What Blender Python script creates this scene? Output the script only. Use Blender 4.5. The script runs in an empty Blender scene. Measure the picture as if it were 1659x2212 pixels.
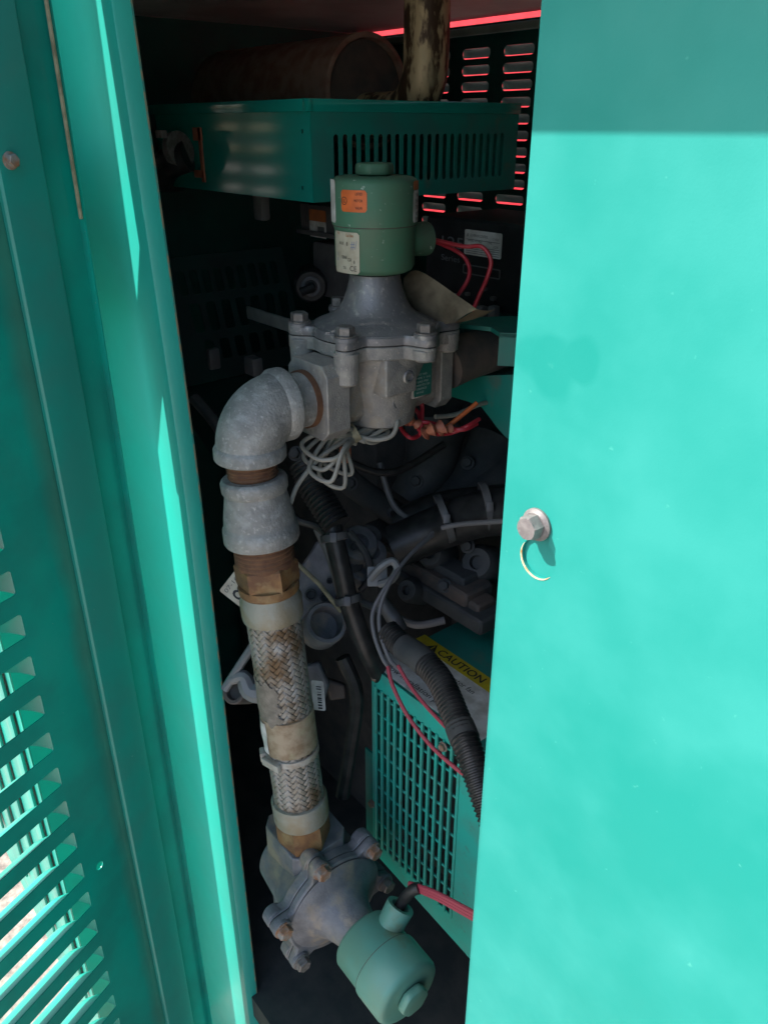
import bpy, bmesh, math, random
from mathutils import Vector, Matrix
from mathutils.geometry import tessellate_polygon
random.seed(7)
S = bpy.context.scene
COL = S.collection
R = math.radians

# ------------------------------------------------------------------ camera
CZ = 1.70                       # eye height above the ground
YAW, PITCH = R(50.4), R(26.2)   # the enclosure's front wall runs along X, its depth along +Y
FPX, CXP, CYP = 1697.0, 829.5, 1106.0     # focal length and centre of the photograph on a 1659 x 2212 grid
CAM = Vector((0, 0, CZ))
RT = Vector((math.cos(YAW), math.sin(YAW), 0))
FH = Vector((-math.sin(YAW), math.cos(YAW), 0))
UZ = Vector((0, 0, 1)); UX = Vector((1, 0, 0)); UY = Vector((0, 1, 0))
FW = FH * math.cos(PITCH) - UZ * math.sin(PITCH)
UP = FH * math.sin(PITCH) + UZ * math.cos(PITCH)
cd = bpy.data.cameras.new('camera'); cam = bpy.data.objects.new('camera', cd); COL.objects.link(cam)
cd.sensor_fit = 'VERTICAL'; cd.sensor_height = 24.0; cd.lens = 24.0 * FPX / 2212.0
cd.clip_start = 0.01; cd.clip_end = 2000
cam.matrix_world = Matrix((( RT.x, UP.x, -FW.x, CAM.x), (RT.y, UP.y, -FW.y, CAM.y), (RT.z, UP.z, -FW.z, CAM.z), (0, 0, 0, 1)))
S.camera = cam

# ------------------------------------------------------------------ light
SUN_EL = R(48)
LH = Vector((0.609, 0.793, 0)).normalized()            # way the sunlight travels over the ground
LDIR = LH * math.cos(SUN_EL) - UZ * math.sin(SUN_EL)
W = bpy.data.worlds.new('World'); S.world = W; W.use_nodes = True
nt = W.node_tree; nt.nodes.clear()
sky = nt.nodes.new('ShaderNodeTexSky'); sky.sky_type = 'NISHITA'; sky.sun_disc = False
sky.sun_elevation = SUN_EL; sky.sun_rotation = math.atan2(-LH.x, -LH.y)
sky.air_density = 1.0; sky.dust_density = 2.5; sky.ozone_density = 1.0
bg = nt.nodes.new('ShaderNodeBackground'); bg.inputs[1].default_value = 0.13
wo = nt.nodes.new('ShaderNodeOutputWorld')
nt.links.new(sky.outputs[0], bg.inputs[0]); nt.links.new(bg.outputs[0], wo.inputs[0])
sl = bpy.data.lights.new('sun', 'SUN'); sl.energy = 4.0; sl.angle = R(0.5); sl.color = (1.0, 0.965, 0.91)
so = bpy.data.objects.new('sun', sl); COL.objects.link(so)
so.rotation_euler = LDIR.to_track_quat('-Z', 'Y').to_euler(); so.location = (-3, -4, 6)
S.view_settings.view_transform = 'Standard'; S.view_settings.look = 'None'
S.view_settings.exposure = 1.24; S.view_settings.gamma = 1.0; S.view_settings.use_curve_mapping = False
S.render.engine = 'CYCLES'
S.cycles.use_denoising = True
S.cycles.max_bounces = 10; S.cycles.diffuse_bounces = 6; S.cycles.glossy_bounces = 5
S.cycles.sample_clamp_indirect = 6.0
S.cycles.caustics_reflective = False; S.cycles.caustics_refractive = False

# ------------------------------------------------------------------ picture point -> place
def ray(px, py):
    return FW + RT * ((px - CXP) / FPX) + UP * (-(py - CYP) / FPX)
def at(px, py, d): return CAM + ray(px, py) * d
def on_y(px, py, y): r = ray(px, py); return CAM + r * (y / r.y)
def on_x(px, py, x): r = ray(px, py); return CAM + r * (x / r.x)
def on_z(px, py, z): r = ray(px, py); return CAM + r * ((z - CZ) / r.z)
def height_at(p, py):            # height at which the upright line through p shows at picture row py
    b = -(py - CYP) / FPX
    h = FH.dot(Vector((p[0], p[1], 0)))
    c, s = math.cos(PITCH), math.sin(PITCH)
    # up/forward = b : (h*s + z*c) = b*(h*c - z*s)
    return CZ + h * (b * c - s) / (c + b * s)

# ------------------------------------------------------------------ materials
def mat(name, col, rough=0.5, metal=0.0, col2=None, scale=30.0, lo=0.4, hi=0.6, detail=6.0, col3=None, scale3=8.0, lo3=0.55, hi3=0.7,
        bump=0.0, bscale=200.0, rvar=0.0, coat=0.0, spec=0.5, stretch=None, speck=None, speck_scale=150.0, speck_at=0.72, speck_soft=0.06, emit=None):
    m = bpy.data.materials.new(name); m.use_nodes = True
    n = m.node_tree; n.nodes.clear(); L = n.links
    out = n.nodes.new('ShaderNodeOutputMaterial'); p = n.nodes.new('ShaderNodeBsdfPrincipled')
    L.new(p.outputs[0], out.inputs[0])
    tc = n.nodes.new('ShaderNodeTexCoord'); vec = tc.outputs['Object']
    geo = n.nodes.new('ShaderNodeNewGeometry'); vec = geo.outputs['Position']
    if stretch:
        mp = n.nodes.new('ShaderNodeMapping'); mp.inputs['Scale'].default_value = stretch
        L.new(vec, mp.inputs[0]); vec = mp.outputs[0]
    def noise(sc, det=6.0, rg=0.55):
        t = n.nodes.new('ShaderNodeTexNoise'); t.inputs['Scale'].default_value = sc; t.inputs['Detail'].default_value = det
        t.inputs['Roughness'].default_value = rg; L.new(vec, t.inputs['Vector']); return t.outputs['Fac']
    def ramp(f, a, b):
        r = n.nodes.new('ShaderNodeMapRange'); r.inputs['From Min'].default_value = a; r.inputs['From Max'].default_value = b
        L.new(f, r.inputs['Value']); return r.outputs[0]
    def mix(f, a, b):
        x = n.nodes.new('ShaderNodeMix'); x.data_type = 'RGBA'
        L.new(f, x.inputs[0])
        for i, v in ((6, a), (7, b)):
            if isinstance(v, (tuple, list)): x.inputs[i].default_value = (*v[:3], 1)
            else: L.new(v, x.inputs[i])
        return x.outputs[2]
    c = None
    cur = col
    if col2 is not None: cur = mix(ramp(noise(scale, detail), lo, hi), cur, col2)
    if col3 is not None: cur = mix(ramp(noise(scale3, 5.0, 0.6), lo3, hi3), cur, col3)
    if speck is not None: cur = mix(ramp(noise(speck_scale, 3.0, 0.5), speck_at, speck_at + speck_soft), cur, speck)
    if isinstance(cur, (tuple, list)): p.inputs['Base Color'].default_value = (*cur[:3], 1)
    else: L.new(cur, p.inputs['Base Color'])
    p.inputs['Metallic'].default_value = metal
    p.inputs['Specular IOR Level'].default_value = spec
    p.inputs['Coat Weight'].default_value = coat; p.inputs['Coat Roughness'].default_value = 0.12
    if rvar:
        r = n.nodes.new('ShaderNodeMapRange'); r.inputs['To Min'].default_value = max(0, rough - rvar); r.inputs['To Max'].default_value = min(1, rough + rvar)
        r.inputs['From Min'].default_value = 0.3; r.inputs['From Max'].default_value = 0.7
        L.new(noise(scale * 1.7), r.inputs['Value']); L.new(r.outputs[0], p.inputs['Roughness'])
    else: p.inputs['Roughness'].default_value = rough
    if bump:
        b = n.nodes.new('ShaderNodeBump'); b.inputs['Strength'].default_value = bump; b.inputs['Distance'].default_value = 0.002
        L.new(noise(bscale, 4.0), b.inputs['Height']); L.new(b.outputs[0], p.inputs['Normal'])
    m['nodes'] = 1
    return m

TEAL = (0.002, 0.36, 0.278)
M = {}
M['teal'] = mat('teal_paint', TEAL, 0.36, col2=(0.010, 0.27, 0.215), scale=6, col3=(0.03, 0.25, 0.20), scale3=3.0, lo3=0.5, hi3=0.8,
                bump=0.03, bscale=500, rvar=0.06, coat=0.12, speck=(0.30, 0.46, 0.40), speck_scale=260, speck_at=0.76)
M['teal_rail'] = mat('teal_paint_rail', (0.016, 0.32, 0.255), 0.36, col2=(0.03, 0.29, 0.235), scale=12, bump=0.04, bscale=400, coat=0.2, speck=(0.35, 0.5, 0.45), speck_scale=200, speck_at=0.75)  # slightly greyer teal than the door skin, for the stiffeners
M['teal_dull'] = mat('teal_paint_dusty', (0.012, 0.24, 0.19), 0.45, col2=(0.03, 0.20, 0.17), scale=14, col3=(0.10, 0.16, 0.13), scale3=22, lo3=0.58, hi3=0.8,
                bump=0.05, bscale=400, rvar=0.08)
M['teal_gloss'] = mat('teal_paint_gloss', (0.006, 0.31, 0.25), 0.12, col2=(0.012, 0.27, 0.22), scale=9, bump=0.01, bscale=30, coat=0.8)
M['teal_bright'] = mat('teal_paint_guard', (0.03, 0.50, 0.40), 0.42, col2=(0.06, 0.42, 0.34), scale=18, col3=(0.12, 0.15, 0.11), scale3=40, lo3=0.62, hi3=0.8, bump=0.05)  # grille teal lightened to stand for the extra light low down
M['liner'] = mat('grey_liner', (0.58, 0.60, 0.58), 0.5, col2=(0.42, 0.44, 0.43), scale=5, bump=0.08, bscale=80)
M['inside'] = mat('inside_paint_shaded', (0.010, 0.115, 0.100), 0.6, col2=(0.018, 0.085, 0.078), scale=7, bump=0.05)  # the outside teal, darkened to stand for the shade indoors
M['floor'] = mat('dirty_floor', (0.045, 0.052, 0.050), 0.8, col2=(0.075, 0.075, 0.068), scale=16, bump=0.3, bscale=60)
M['gravel'] = mat('gravel', (0.42, 0.37, 0.32), 0.9, col2=(0.20, 0.17, 0.15), scale=45, lo=0.35, hi=0.65, col3=(0.10, 0.09, 0.085), scale3=5.0, lo3=0.6, hi3=0.68, bump=0.8, bscale=90)
M['galv'] = mat('galvanised_iron', (0.33, 0.33, 0.31), 0.6, 0.3, col2=(0.21, 0.215, 0.21), scale=34, lo=0.35, hi=0.65, col3=(0.41, 0.42, 0.415), scale3=60, lo3=0.5, hi3=0.75,
                bump=0.55, bscale=300, rvar=0.12, speck=(0.44, 0.44, 0.42), speck_scale=190, speck_at=0.58, speck_soft=0.16)
M['alu'] = mat('cast_aluminium', (0.27, 0.265, 0.27), 0.45, 0.4, col2=(0.20, 0.20, 0.21), scale=22, lo=0.35, hi=0.65, col3=(0.42, 0.40, 0.36), scale3=40, lo3=0.55, hi3=0.7,
               bump=0.30, bscale=320, rvar=0.1, speck=(0.40, 0.39, 0.37), speck_scale=160, speck_at=0.60, speck_soft=0.14)
M['alu_rough'] = mat('sand_cast_aluminium', (0.37, 0.355, 0.325), 0.6, 0.3, col2=(0.26, 0.255, 0.245), scale=60, lo=0.35, hi=0.65, col3=(0.36, 0.31, 0.24), scale3=24, lo3=0.55, hi3=0.72,
               bump=0.6, bscale=420, rvar=0.1, speck=(0.5, 0.48, 0.44), speck_scale=260, speck_at=0.66)
M['alu_dirty'] = mat('dirty_cast_aluminium', (0.23, 0.235, 0.25), 0.55, 0.3, col2=(0.15, 0.155, 0.17), scale=24, col3=(0.34, 0.29, 0.22), scale3=13, lo3=0.52, hi3=0.66,
               bump=0.35, bscale=280, rvar=0.1)
M['steel_bolt'] = mat('zinc_bolt', (0.24, 0.23, 0.22), 0.5, 0.45, col2=(0.16, 0.15, 0.14), scale=120, bump=0.15, bscale=500)
M['bolt_rust'] = mat('rusty_bolt', (0.30, 0.16, 0.09), 0.65, 0.2, col2=(0.30, 0.28, 0.26), scale=90, bump=0.3, bscale=400)
M['rust'] = mat('rusty_thread', (0.13, 0.062, 0.035), 0.75, 0.1, col2=(0.20, 0.10, 0.05), scale=80, lo=0.35, hi=0.65, col3=(0.06, 0.035, 0.025), scale3=40, bump=0.5, bscale=400)
M['rust_hex'] = mat('rust_stained_nut', (0.27, 0.15, 0.06), 0.6, 0.25, col2=(0.15, 0.075, 0.04), scale=40, lo=0.4, hi=0.62, col3=(0.33, 0.24, 0.12), scale3=30, lo3=0.5, hi3=0.7, bump=0.35, bscale=350)
M['collar'] = mat('stained_steel_collar', (0.33, 0.33, 0.28), 0.55, 0.3, col2=(0.28, 0.24, 0.16), scale=22, lo=0.42, hi=0.62, col3=(0.20, 0.13, 0.07), scale3=35, lo3=0.62, hi3=0.75, bump=0.25, bscale=260)
M['braid'] = mat('braided_steel_wire', (0.37, 0.36, 0.34), 0.46, 0.5, col2=(0.27, 0.24, 0.19), scale=30, lo=0.34, hi=0.64, col3=(0.17, 0.11, 0.06), scale3=15, lo3=0.52, hi3=0.64, bump=0.25, bscale=600)
M['braid_core'] = mat('hose_core', (0.07, 0.06, 0.05), 0.8)
M['tag_band'] = mat('stained_label_band', (0.38, 0.31, 0.22), 0.55, 0.1, col2=(0.25, 0.18, 0.11), scale=70, lo=0.4, hi=0.65, col3=(0.36, 0.34, 0.22), scale3=25, bump=0.2, bscale=300)
M['tape'] = mat('dirty_tape', (0.27, 0.24, 0.20), 0.7, col2=(0.17, 0.15, 0.12), scale=90, lo=0.35, hi=0.65, bump=0.6, bscale=300)
M['zip'] = mat('clear_plastic_tie', (0.45, 0.43, 0.38), 0.35, col2=(0.33, 0.28, 0.22), scale=60)
M['coil'] = mat('coil_green_paint', (0.065, 0.195, 0.120), 0.55, col2=(0.085, 0.175, 0.11), scale=22, lo=0.35, hi=0.65, col3=(0.10, 0.12, 0.09), scale3=9, lo3=0.56, hi3=0.74,
                bump=0.10, bscale=350, speck=(0.42, 0.52, 0.46), speck_scale=150, speck_at=0.685, speck_soft=0.09, rvar=0.08)
M['coil_low'] = mat('coil_green_paint_lightened', (0.12, 0.34, 0.275), 0.42, col2=(0.14, 0.31, 0.23), scale=14, col3=(0.17, 0.17, 0.09), scale3=10, lo3=0.58, hi3=0.75, bump=0.06, bscale=300, rvar=0.06)  # lower coil's green, lightened for the stronger light reaching it
M['white'] = mat('white_label', (0.74, 0.74, 0.72), 0.45, col2=(0.50, 0.49, 0.45), scale=40)
M['cream'] = mat('yellowed_label', (0.52, 0.49, 0.38), 0.55, col2=(0.40, 0.35, 0.26), scale=60, lo=0.4, hi=0.7)
M['orange'] = mat('orange_label', (0.75, 0.16, 0.035), 0.5, col2=(0.62, 0.13, 0.03), scale=60)
M['orange_dim'] = mat('faded_orange_label', (0.50, 0.16, 0.05), 0.55, col2=(0.40, 0.13, 0.05), scale=60)
M['yellow'] = mat('yellow_label', (0.55, 0.44, 0.02), 0.5, col2=(0.46, 0.36, 0.03), scale=50)
M['greenlab'] = mat('dark_green_label', (0.02, 0.13, 0.10), 0.5)
M['ink'] = mat('label_ink', (0.02, 0.02, 0.022), 0.6)
M['ink_faded'] = mat('faded_ink', (0.13, 0.13, 0.13), 0.6)
M['ink_blue'] = mat('blue_grey_ink', (0.25, 0.28, 0.36), 0.6)
M['ink_orange'] = mat('orange_ink', (0.42, 0.17, 0.06), 0.6)
M['ink_light'] = mat('light_ink', (0.42, 0.50, 0.47), 0.6)
M['black'] = mat('black_plastic', (0.010, 0.012, 0.014), 0.45, col2=(0.02, 0.022, 0.024), scale=30, bump=0.06)
M['rubber'] = mat('black_rubber', (0.013, 0.014, 0.015), 0.42, col2=(0.03, 0.03, 0.03), scale=45, bump=0.1)
M['loom'] = mat('split_loom_black', (0.016, 0.017, 0.018), 0.38, col2=(0.035, 0.035, 0.035), scale=40)
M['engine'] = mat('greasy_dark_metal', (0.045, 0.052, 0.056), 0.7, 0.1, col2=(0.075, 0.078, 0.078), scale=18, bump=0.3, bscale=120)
M['engine_brown'] = mat('dusty_brown_metal', (0.12, 0.095, 0.08), 0.75, 0.1, col2=(0.07, 0.068, 0.065), scale=25, bump=0.3, bscale=160)
M['muffler'] = mat('rusty_muffler', (0.22, 0.11, 0.08), 0.75, 0.05, col2=(0.30, 0.20, 0.155), scale=34, col3=(0.20, 0.16, 0.13), scale3=60, lo3=0.62, hi3=0.75, bump=0.3, bscale=200)
M['exhaust'] = mat('burnt_exhaust_pipe', (0.48, 0.39, 0.23), 0.45, 0.2, col2=(0.06, 0.035, 0.02), scale=30, lo=0.46, hi=0.54, col3=(0.33, 0.29, 0.18), scale3=12, lo3=0.55, hi3=0.7, bump=0.3, bscale=240, stretch=(1.6, 1.6, 0.6))
M['strap'] = mat('flat_steel_bar', (0.30, 0.34, 0.33), 0.5, 0.3, col2=(0.20, 0.24, 0.23), scale=20)
M['grey_cast'] = mat('grey_housing', (0.15, 0.15, 0.15), 0.5, 0.3, col2=(0.10, 0.10, 0.105), scale=16, bump=0.1)
M['grey_light'] = mat('pale_bracket', (0.22, 0.225, 0.22), 0.55, 0.2, col2=(0.20, 0.21, 0.22), scale=24, bump=0.15)
M['wire_red'] = mat('red_wire', (0.36, 0.022, 0.035), 0.42)
M['wire_pink'] = mat('faded_red_wire', (0.42, 0.06, 0.09), 0.45)
M['wire_orange'] = mat('orange_wire', (0.50, 0.12, 0.03), 0.5)
M['wire_grey'] = mat('grey_wire', (0.34, 0.33, 0.28), 0.5, col2=(0.26, 0.25, 0.21), scale=50)
M['wire_dark'] = mat('dark_grey_wire', (0.14, 0.14, 0.145), 0.5)
M['conn'] = mat('orange_brown_connector', (0.42, 0.15, 0.08), 0.55, col2=(0.30, 0.10, 0.06), scale=60)
M['paper'] = mat('stained_paper', (0.19, 0.155, 0.10), 0.8, col2=(0.10, 0.08, 0.05), scale=34, lo=0.38, hi=0.62, col3=(0.45, 0.38, 0.20), scale3=14, lo3=0.55, hi3=0.7, bump=0.2)
M['gasket'] = mat('tan_weatherstrip', (0.36, 0.33, 0.22), 0.8, col2=(0.22, 0.20, 0.13), scale=60)
M['rust_edge'] = mat('rusty_cut_edge', (0.20, 0.17, 0.10), 0.7, col2=(0.02, 0.20, 0.16), scale=60, lo=0.42, hi=0.58)
M['red_steel'] = mat('red_container_paint', (0.50, 0.004, 0.016), 0.5, col2=(0.42, 0.004, 0.014), scale=4)

def panel_material():
    m = mat('sunlit_chalky_teal', (0.014, 0.255, 0.219), 0.46, col2=(0.028, 0.292, 0.256), scale=11, lo=0.36, hi=0.66, bump=0.05, bscale=600, coat=0.0, spec=0.3, rvar=0.08, col3=(0.008, 0.243, 0.205), scale3=4.0, lo3=0.50, hi3=0.68,
            speck=(0.06, 0.36, 0.30), speck_scale=90, speck_at=0.70)
    n = m.node_tree; L = n.links
    p = [x for x in n.nodes if x.type == 'BSDF_PRINCIPLED'][0]
    src = p.inputs['Base Color'].links[0].from_socket
    geo = [x for x in n.nodes if x.type == 'NEW_GEOMETRY'][0]
    ns = n.nodes.new('ShaderNodeTexNoise'); ns.inputs['Scale'].default_value = 14; ns.inputs['Detail'].default_value = 3
    L.new(geo.outputs['Position'], ns.inputs['Vector'])
    sc = n.nodes.new('ShaderNodeVectorMath'); sc.operation = 'SCALE'; sc.inputs['Scale'].default_value = 0.035
    L.new(ns.outputs['Color'], sc.inputs[0])
    ad = n.nodes.new('ShaderNodeVectorMath'); ad.operation = 'ADD'; L.new(geo.outputs['Position'], ad.inputs[0]); L.new(sc.outputs[0], ad.inputs[1])
    fac = None
    for (px, py, rad, edge, amt) in ((1265, 320, 0.028, 0.014, 0.35), (1235, 400, 0.030, 0.022, 0.35), (1190, 800, 0.024, 0.006, 0.7), (1260, 780, 0.018, 0.004, 0.75), (1135, 770, 0.014, 0.006, 0.6), (1540, 1000, 0.05, 0.03, 0.25)):
        c = on_y(px, py, 0.4) + Vector((0.0175, 0.0175, 0.0175))
        d = n.nodes.new('ShaderNodeVectorMath'); d.operation = 'DISTANCE'; d.inputs[1].default_value = c; L.new(ad.outputs[0], d.inputs[0])
        r = n.nodes.new('ShaderNodeMapRange'); r.inputs['From Min'].default_value = rad; r.inputs['From Max'].default_value = rad - edge
        r.inputs['To Max'].default_value = amt
        L.new(d.outputs['Value'], r.inputs['Value'])
        if fac is None: fac = r.outputs[0]
        else:
            mx = n.nodes.new('ShaderNodeMath'); mx.operation = 'MAXIMUM'; L.new(fac, mx.inputs[0]); L.new(r.outputs[0], mx.inputs[1]); fac = mx.outputs[0]
    x = n.nodes.new('ShaderNodeMix'); x.data_type = 'RGBA'; L.new(fac, x.inputs[0]); L.new(src, x.inputs[6]); x.inputs[7].default_value = (0.005, 0.232, 0.195, 1)
    L.new(x.outputs[2], p.inputs['Base Color'])
    return m
M['panel'] = panel_material()

# ------------------------------------------------------------------ mesh helpers
def tag(o, label=None, cat=None, group=None, kind=None):
    if label: o['label'] = label
    if cat: o['category'] = cat
    if group: o['group'] = group
    if kind: o['kind'] = kind
    return o
def thing(name, loc, label, cat, group=None, kind=None):
    o = bpy.data.objects.new(name, None); COL.objects.link(o); o.location = loc; o.empty_display_size = 0.05
    return tag(o, label, cat, group, kind)
def base_of(o):
    v = Vector((0, 0, 0))
    while o is not None: v += o.location; o = o.parent
    return v
def frame(n, hint=UZ):
    n = n.normalized()
    if abs(n.dot(hint)) > 0.98: hint = UX
    u = hint.cross(n).normalized(); v = n.cross(u)
    return u, v, n

class MB:
    def __init__(s): s.v = []; s.f = []
    def add(s, vs, fs):
        k = len(s.v); s.v += [Vector(a) for a in vs]; s.f += [tuple(i + k for i in f) for f in fs]; return s
    def bm(s, b):
        b.verts.index_update(); return s.add([v.co.copy() for v in b.verts], [[v.index for v in f.verts] for f in b.faces])
    def box(s, c, size, ax=(UX, UY, UZ), bev=0.0, seg=2):
        b = bmesh.new(); bmesh.ops.create_cube(b, size=1.0)
        for v in b.verts: v.co = Vector((v.co.x * size[0], v.co.y * size[1], v.co.z * size[2]))
        if bev: bmesh.ops.bevel(b, geom=b.edges[:], offset=bev, segments=seg, profile=0.6, affect='EDGES')
        for v in b.verts: v.co = Vector(c) + ax[0] * v.co.x + ax[1] * v.co.y + ax[2] * v.co.z
        s.bm(b); b.free(); return s
    def lathe(s, o, axis, prof, seg=40, hint=UZ, a0=0.0, cap=True, wob=None):
        u, v, n = frame(axis, hint); o = Vector(o); vs = []; fs = []
        for (h, r) in prof:
            for k in range(seg):
                a = a0 + 2 * math.pi * k / seg
                rr = r * (wob(h, a) if wob else 1)
                vs.append(o + n * h + (u * math.cos(a) + v * math.sin(a)) * rr)
        for i in range(len(prof) - 1):
            for k in range(seg):
                k2 = (k + 1) % seg; fs.append((i * seg + k, i * seg + k2, (i + 1) * seg + k2, (i + 1) * seg + k))
        if cap:
            fs.append(tuple(reversed(range(seg)))); m = (len(prof) - 1) * seg; fs.append(tuple(m + k for k in range(seg)))
        return s.add(vs, fs)
    def tube(s, pts, r, seg=12, cap=True, hint=UZ):
        pts = [Vector(p) for p in pts]; n = len(pts); rr = r if isinstance(r, (list, tuple)) else [r] * n
        vs = []; fs = []; pu = None
        for i, p in enumerate(pts):
            t = (pts[min(i + 1, n - 1)] - pts[max(i - 1, 0)]).normalized()
            if pu is None: u, v, _ = frame(t, hint)
            else:
                u = (pu - t * pu.dot(t)).normalized(); v = t.cross(u)
            pu = u
            for k in range(seg):
                a = 2 * math.pi * k / seg; vs.append(p + (u * math.cos(a) + v * math.sin(a)) * rr[i])
        for i in range(n - 1):
            for k in range(seg):
                k2 = (k + 1) % seg; fs.append((i * seg + k, i * seg + k2, (i + 1) * seg + k2, (i + 1) * seg + k))
        if cap:
            fs.append(tuple(reversed(range(seg)))); fs.append(tuple((n - 1) * seg + k for k in range(seg)))
        return s.add(vs, fs)
    def plate(s, outer, holes, o, U, V, N, t):
        """flat sheet with holes: 2D loops, front face at o, thickness t along N"""
        loops = [outer] + list(holes); o = Vector(o)
        flat = [p for l in loops for p in l]
        tris = tessellate_polygon([[Vector((p[0], p[1], 0)) for p in l] for l in loops])
        k = len(flat)
        vs = [o + U * p[0] + V * p[1] for p in flat] + [o + U * p[0] + V * p[1] + N * t for p in flat]
        fs = []
        fn = U.cross(V)
        for tr in tris:
            a, b, c = [Vector((*flat[i], 0)) for i in tr]
            ccw = (b - a).cross(c - a).z > 0
            tr = tuple(tr) if ccw else tuple(reversed(tr))
            if fn.dot(N) < 0: fs.append(tr); fs.append(tuple(i + k for i in reversed(tr)))
            else: fs.append(tuple(reversed(tr))); fs.append(tuple(i + k for i in tr))
        st = 0
        for l in loops:
            m = len(l)
            for i in range(m):
                j = (i + 1) % m; fs.append((st + i, st + j, st + j + k, st + i + k))
            st += m
        return s.add(vs, fs)
    def map2(s, nu, nv, fn):
        vs = [fn(i / nu, j / nv) for j in range(nv + 1) for i in range(nu + 1)]
        fs = [(j * (nu + 1) + i, j * (nu + 1) + i + 1, (j + 1) * (nu + 1) + i + 1, (j + 1) * (nu + 1) + i) for j in range(nv) for i in range(nu)]
        return s.add(vs, fs)
    def build(s, name, material, parent=None, ang=35, loc=None, fix=True):
        base = base_of(parent) if parent else (Vector(loc) if loc is not None else Vector((0, 0, 0)))
        own = Vector((0, 0, 0))
        me = bpy.data.meshes.new(name)
        me.from_pydata([(v - base) for v in s.v], [], s.f)
        if fix:
            b = bmesh.new(); b.from_mesh(me); bmesh.ops.recalc_face_normals(b, faces=b.faces[:]); b.to_mesh(me); b.free()
        for p in me.polygons: p.use_smooth = True
        me.set_sharp_from_angle(angle=R(ang))
        me.materials.append(M[material] if isinstance(material, str) else material)
        o = bpy.data.objects.new(name, me); COL.objects.link(o)
        if parent: o.parent = parent
        elif loc is not None: o.location = loc
        return o

def smooth(pts, n=8, closed=False):
    pts = [Vector(p) for p in pts]; out = []
    for i in range(len(pts) - 1):
        p0, p1, p2, p3 = pts[max(i - 1, 0)], pts[i], pts[i + 1], pts[min(i + 2, len(pts) - 1)]
        for k in range(n):
            t = k / n
            out.append(0.5 * ((2 * p1) + (p2 - p0) * t + (2 * p0 - 5 * p1 + 4 * p2 - p3) * t * t + (3 * p1 - p0 - 3 * p2 + p3) * t ** 3))
    out.append(pts[-1]); return out

def text_mesh(txt, size):
    cu = bpy.data.curves.new('t', 'FONT'); cu.body = txt; cu.size = size; cu.resolution_u = 3
    o = bpy.data.objects.new('t', cu); COL.objects.link(o)
    dg = bpy.context.evaluated_depsgraph_get(); me = bpy.data.meshes.new_from_object(o.evaluated_get(dg))
    vs = [v.co.copy() for v in me.vertices]; fs = [tuple(p.vertices) for p in me.polygons]
    bpy.data.objects.remove(o); bpy.data.curves.remove(cu); bpy.data.meshes.remove(me)
    return vs, fs
def add_text(mb, txt, size, fn, bold=0.0, width=None):
    vs, fs = text_mesh(txt, size)
    w = max(v.x for v in vs) - min(v.x for v in vs); k = (width / w) if width else 1.0; x0 = min(v.x for v in vs)
    offs = [(0, 0)] if not bold else [(-bold, 0), (bold, 0), (0, bold)]
    for i, (dx, dy) in enumerate(offs):
        mb.add([fn((v.x - x0) * k + dx, v.y + dy, i * 0.00004) for v in vs], fs)
    return w * k
def rrect(w, h, r, n=4, x0=0.0, y0=0.0):
    pts = []
    for cx, cy, a0 in ((w - r, h - r, 0), (r, h - r, 90), (r, r, 180), (w - r, r, 270)):
        for k in range(n + 1):
            a = R(a0 + 90 * k / n); pts.append((x0 + cx + r * math.cos(a), y0 + cy + r * math.sin(a)))
    return pts
def circ(cx, cy, r, n=28): return [(cx + r * math.cos(2 * math.pi * k / n), cy + r * math.sin(2 * math.pi * k / n)) for k in range(n)]
def hexbolt(o, axis, r=0.0085, h=0.007, flange=0.012, fh=0.002, mb=None, rot=0.2):
    mb = mb or MB()
    mb.lathe(o, axis, [(0, flange), (fh * 0.7, flange), (fh, flange * 0.9)], seg=24)
    mb.lathe(Vector(o) + axis * fh, axis, [(0, r), (h * 0.82, r), (h, r * 0.86)], seg=6, a0=rot)
    return mb

# ================================================================== GROUND
GZ = -0.30
g = MB(); g.plate([(-60, -60), (60, -60), (60, 60), (-60, 60)], [], (0, 0, GZ), UX, UY, UZ, -0.05)
tag(g.build('ground', 'gravel'), kind='structure')

# ================================================================== ENCLOSURE
YF, YB = 0.40, 1.40            # front and back wall
ZC = CZ + 0.205                # ceiling
ZB = 0.18                      # floor of the enclosure
enc = thing('generator_enclosure', (-0.6, 0.9, -0.3), 'turquoise sheet metal generator enclosure with louvred back wall and open doorway', 'enclosure')
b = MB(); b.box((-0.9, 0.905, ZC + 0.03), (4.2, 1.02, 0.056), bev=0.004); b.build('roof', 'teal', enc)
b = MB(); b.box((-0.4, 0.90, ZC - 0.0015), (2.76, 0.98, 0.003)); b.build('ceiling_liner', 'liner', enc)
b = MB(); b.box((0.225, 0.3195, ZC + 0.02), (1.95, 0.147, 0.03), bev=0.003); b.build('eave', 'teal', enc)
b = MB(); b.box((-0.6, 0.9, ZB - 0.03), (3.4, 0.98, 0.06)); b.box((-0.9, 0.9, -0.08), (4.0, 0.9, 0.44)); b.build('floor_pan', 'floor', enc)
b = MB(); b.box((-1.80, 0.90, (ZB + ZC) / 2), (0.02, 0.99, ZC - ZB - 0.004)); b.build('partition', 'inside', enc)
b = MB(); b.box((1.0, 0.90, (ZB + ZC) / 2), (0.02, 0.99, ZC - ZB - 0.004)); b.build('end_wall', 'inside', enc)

M['angle'] = mat('pale_glare_strip', (0.30, 0.42, 0.36), 0.5, col2=(0.22, 0.32, 0.28), scale=20)
b = MB(); b.box((-0.4, YB - 0.012, ZC - 0.026), (2.7, 0.020, 0.014), bev=0.002); b.build('roof_glare_strip', 'angle', enc)  # added pale strip standing for the lit band at the ceiling's back edge
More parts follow.
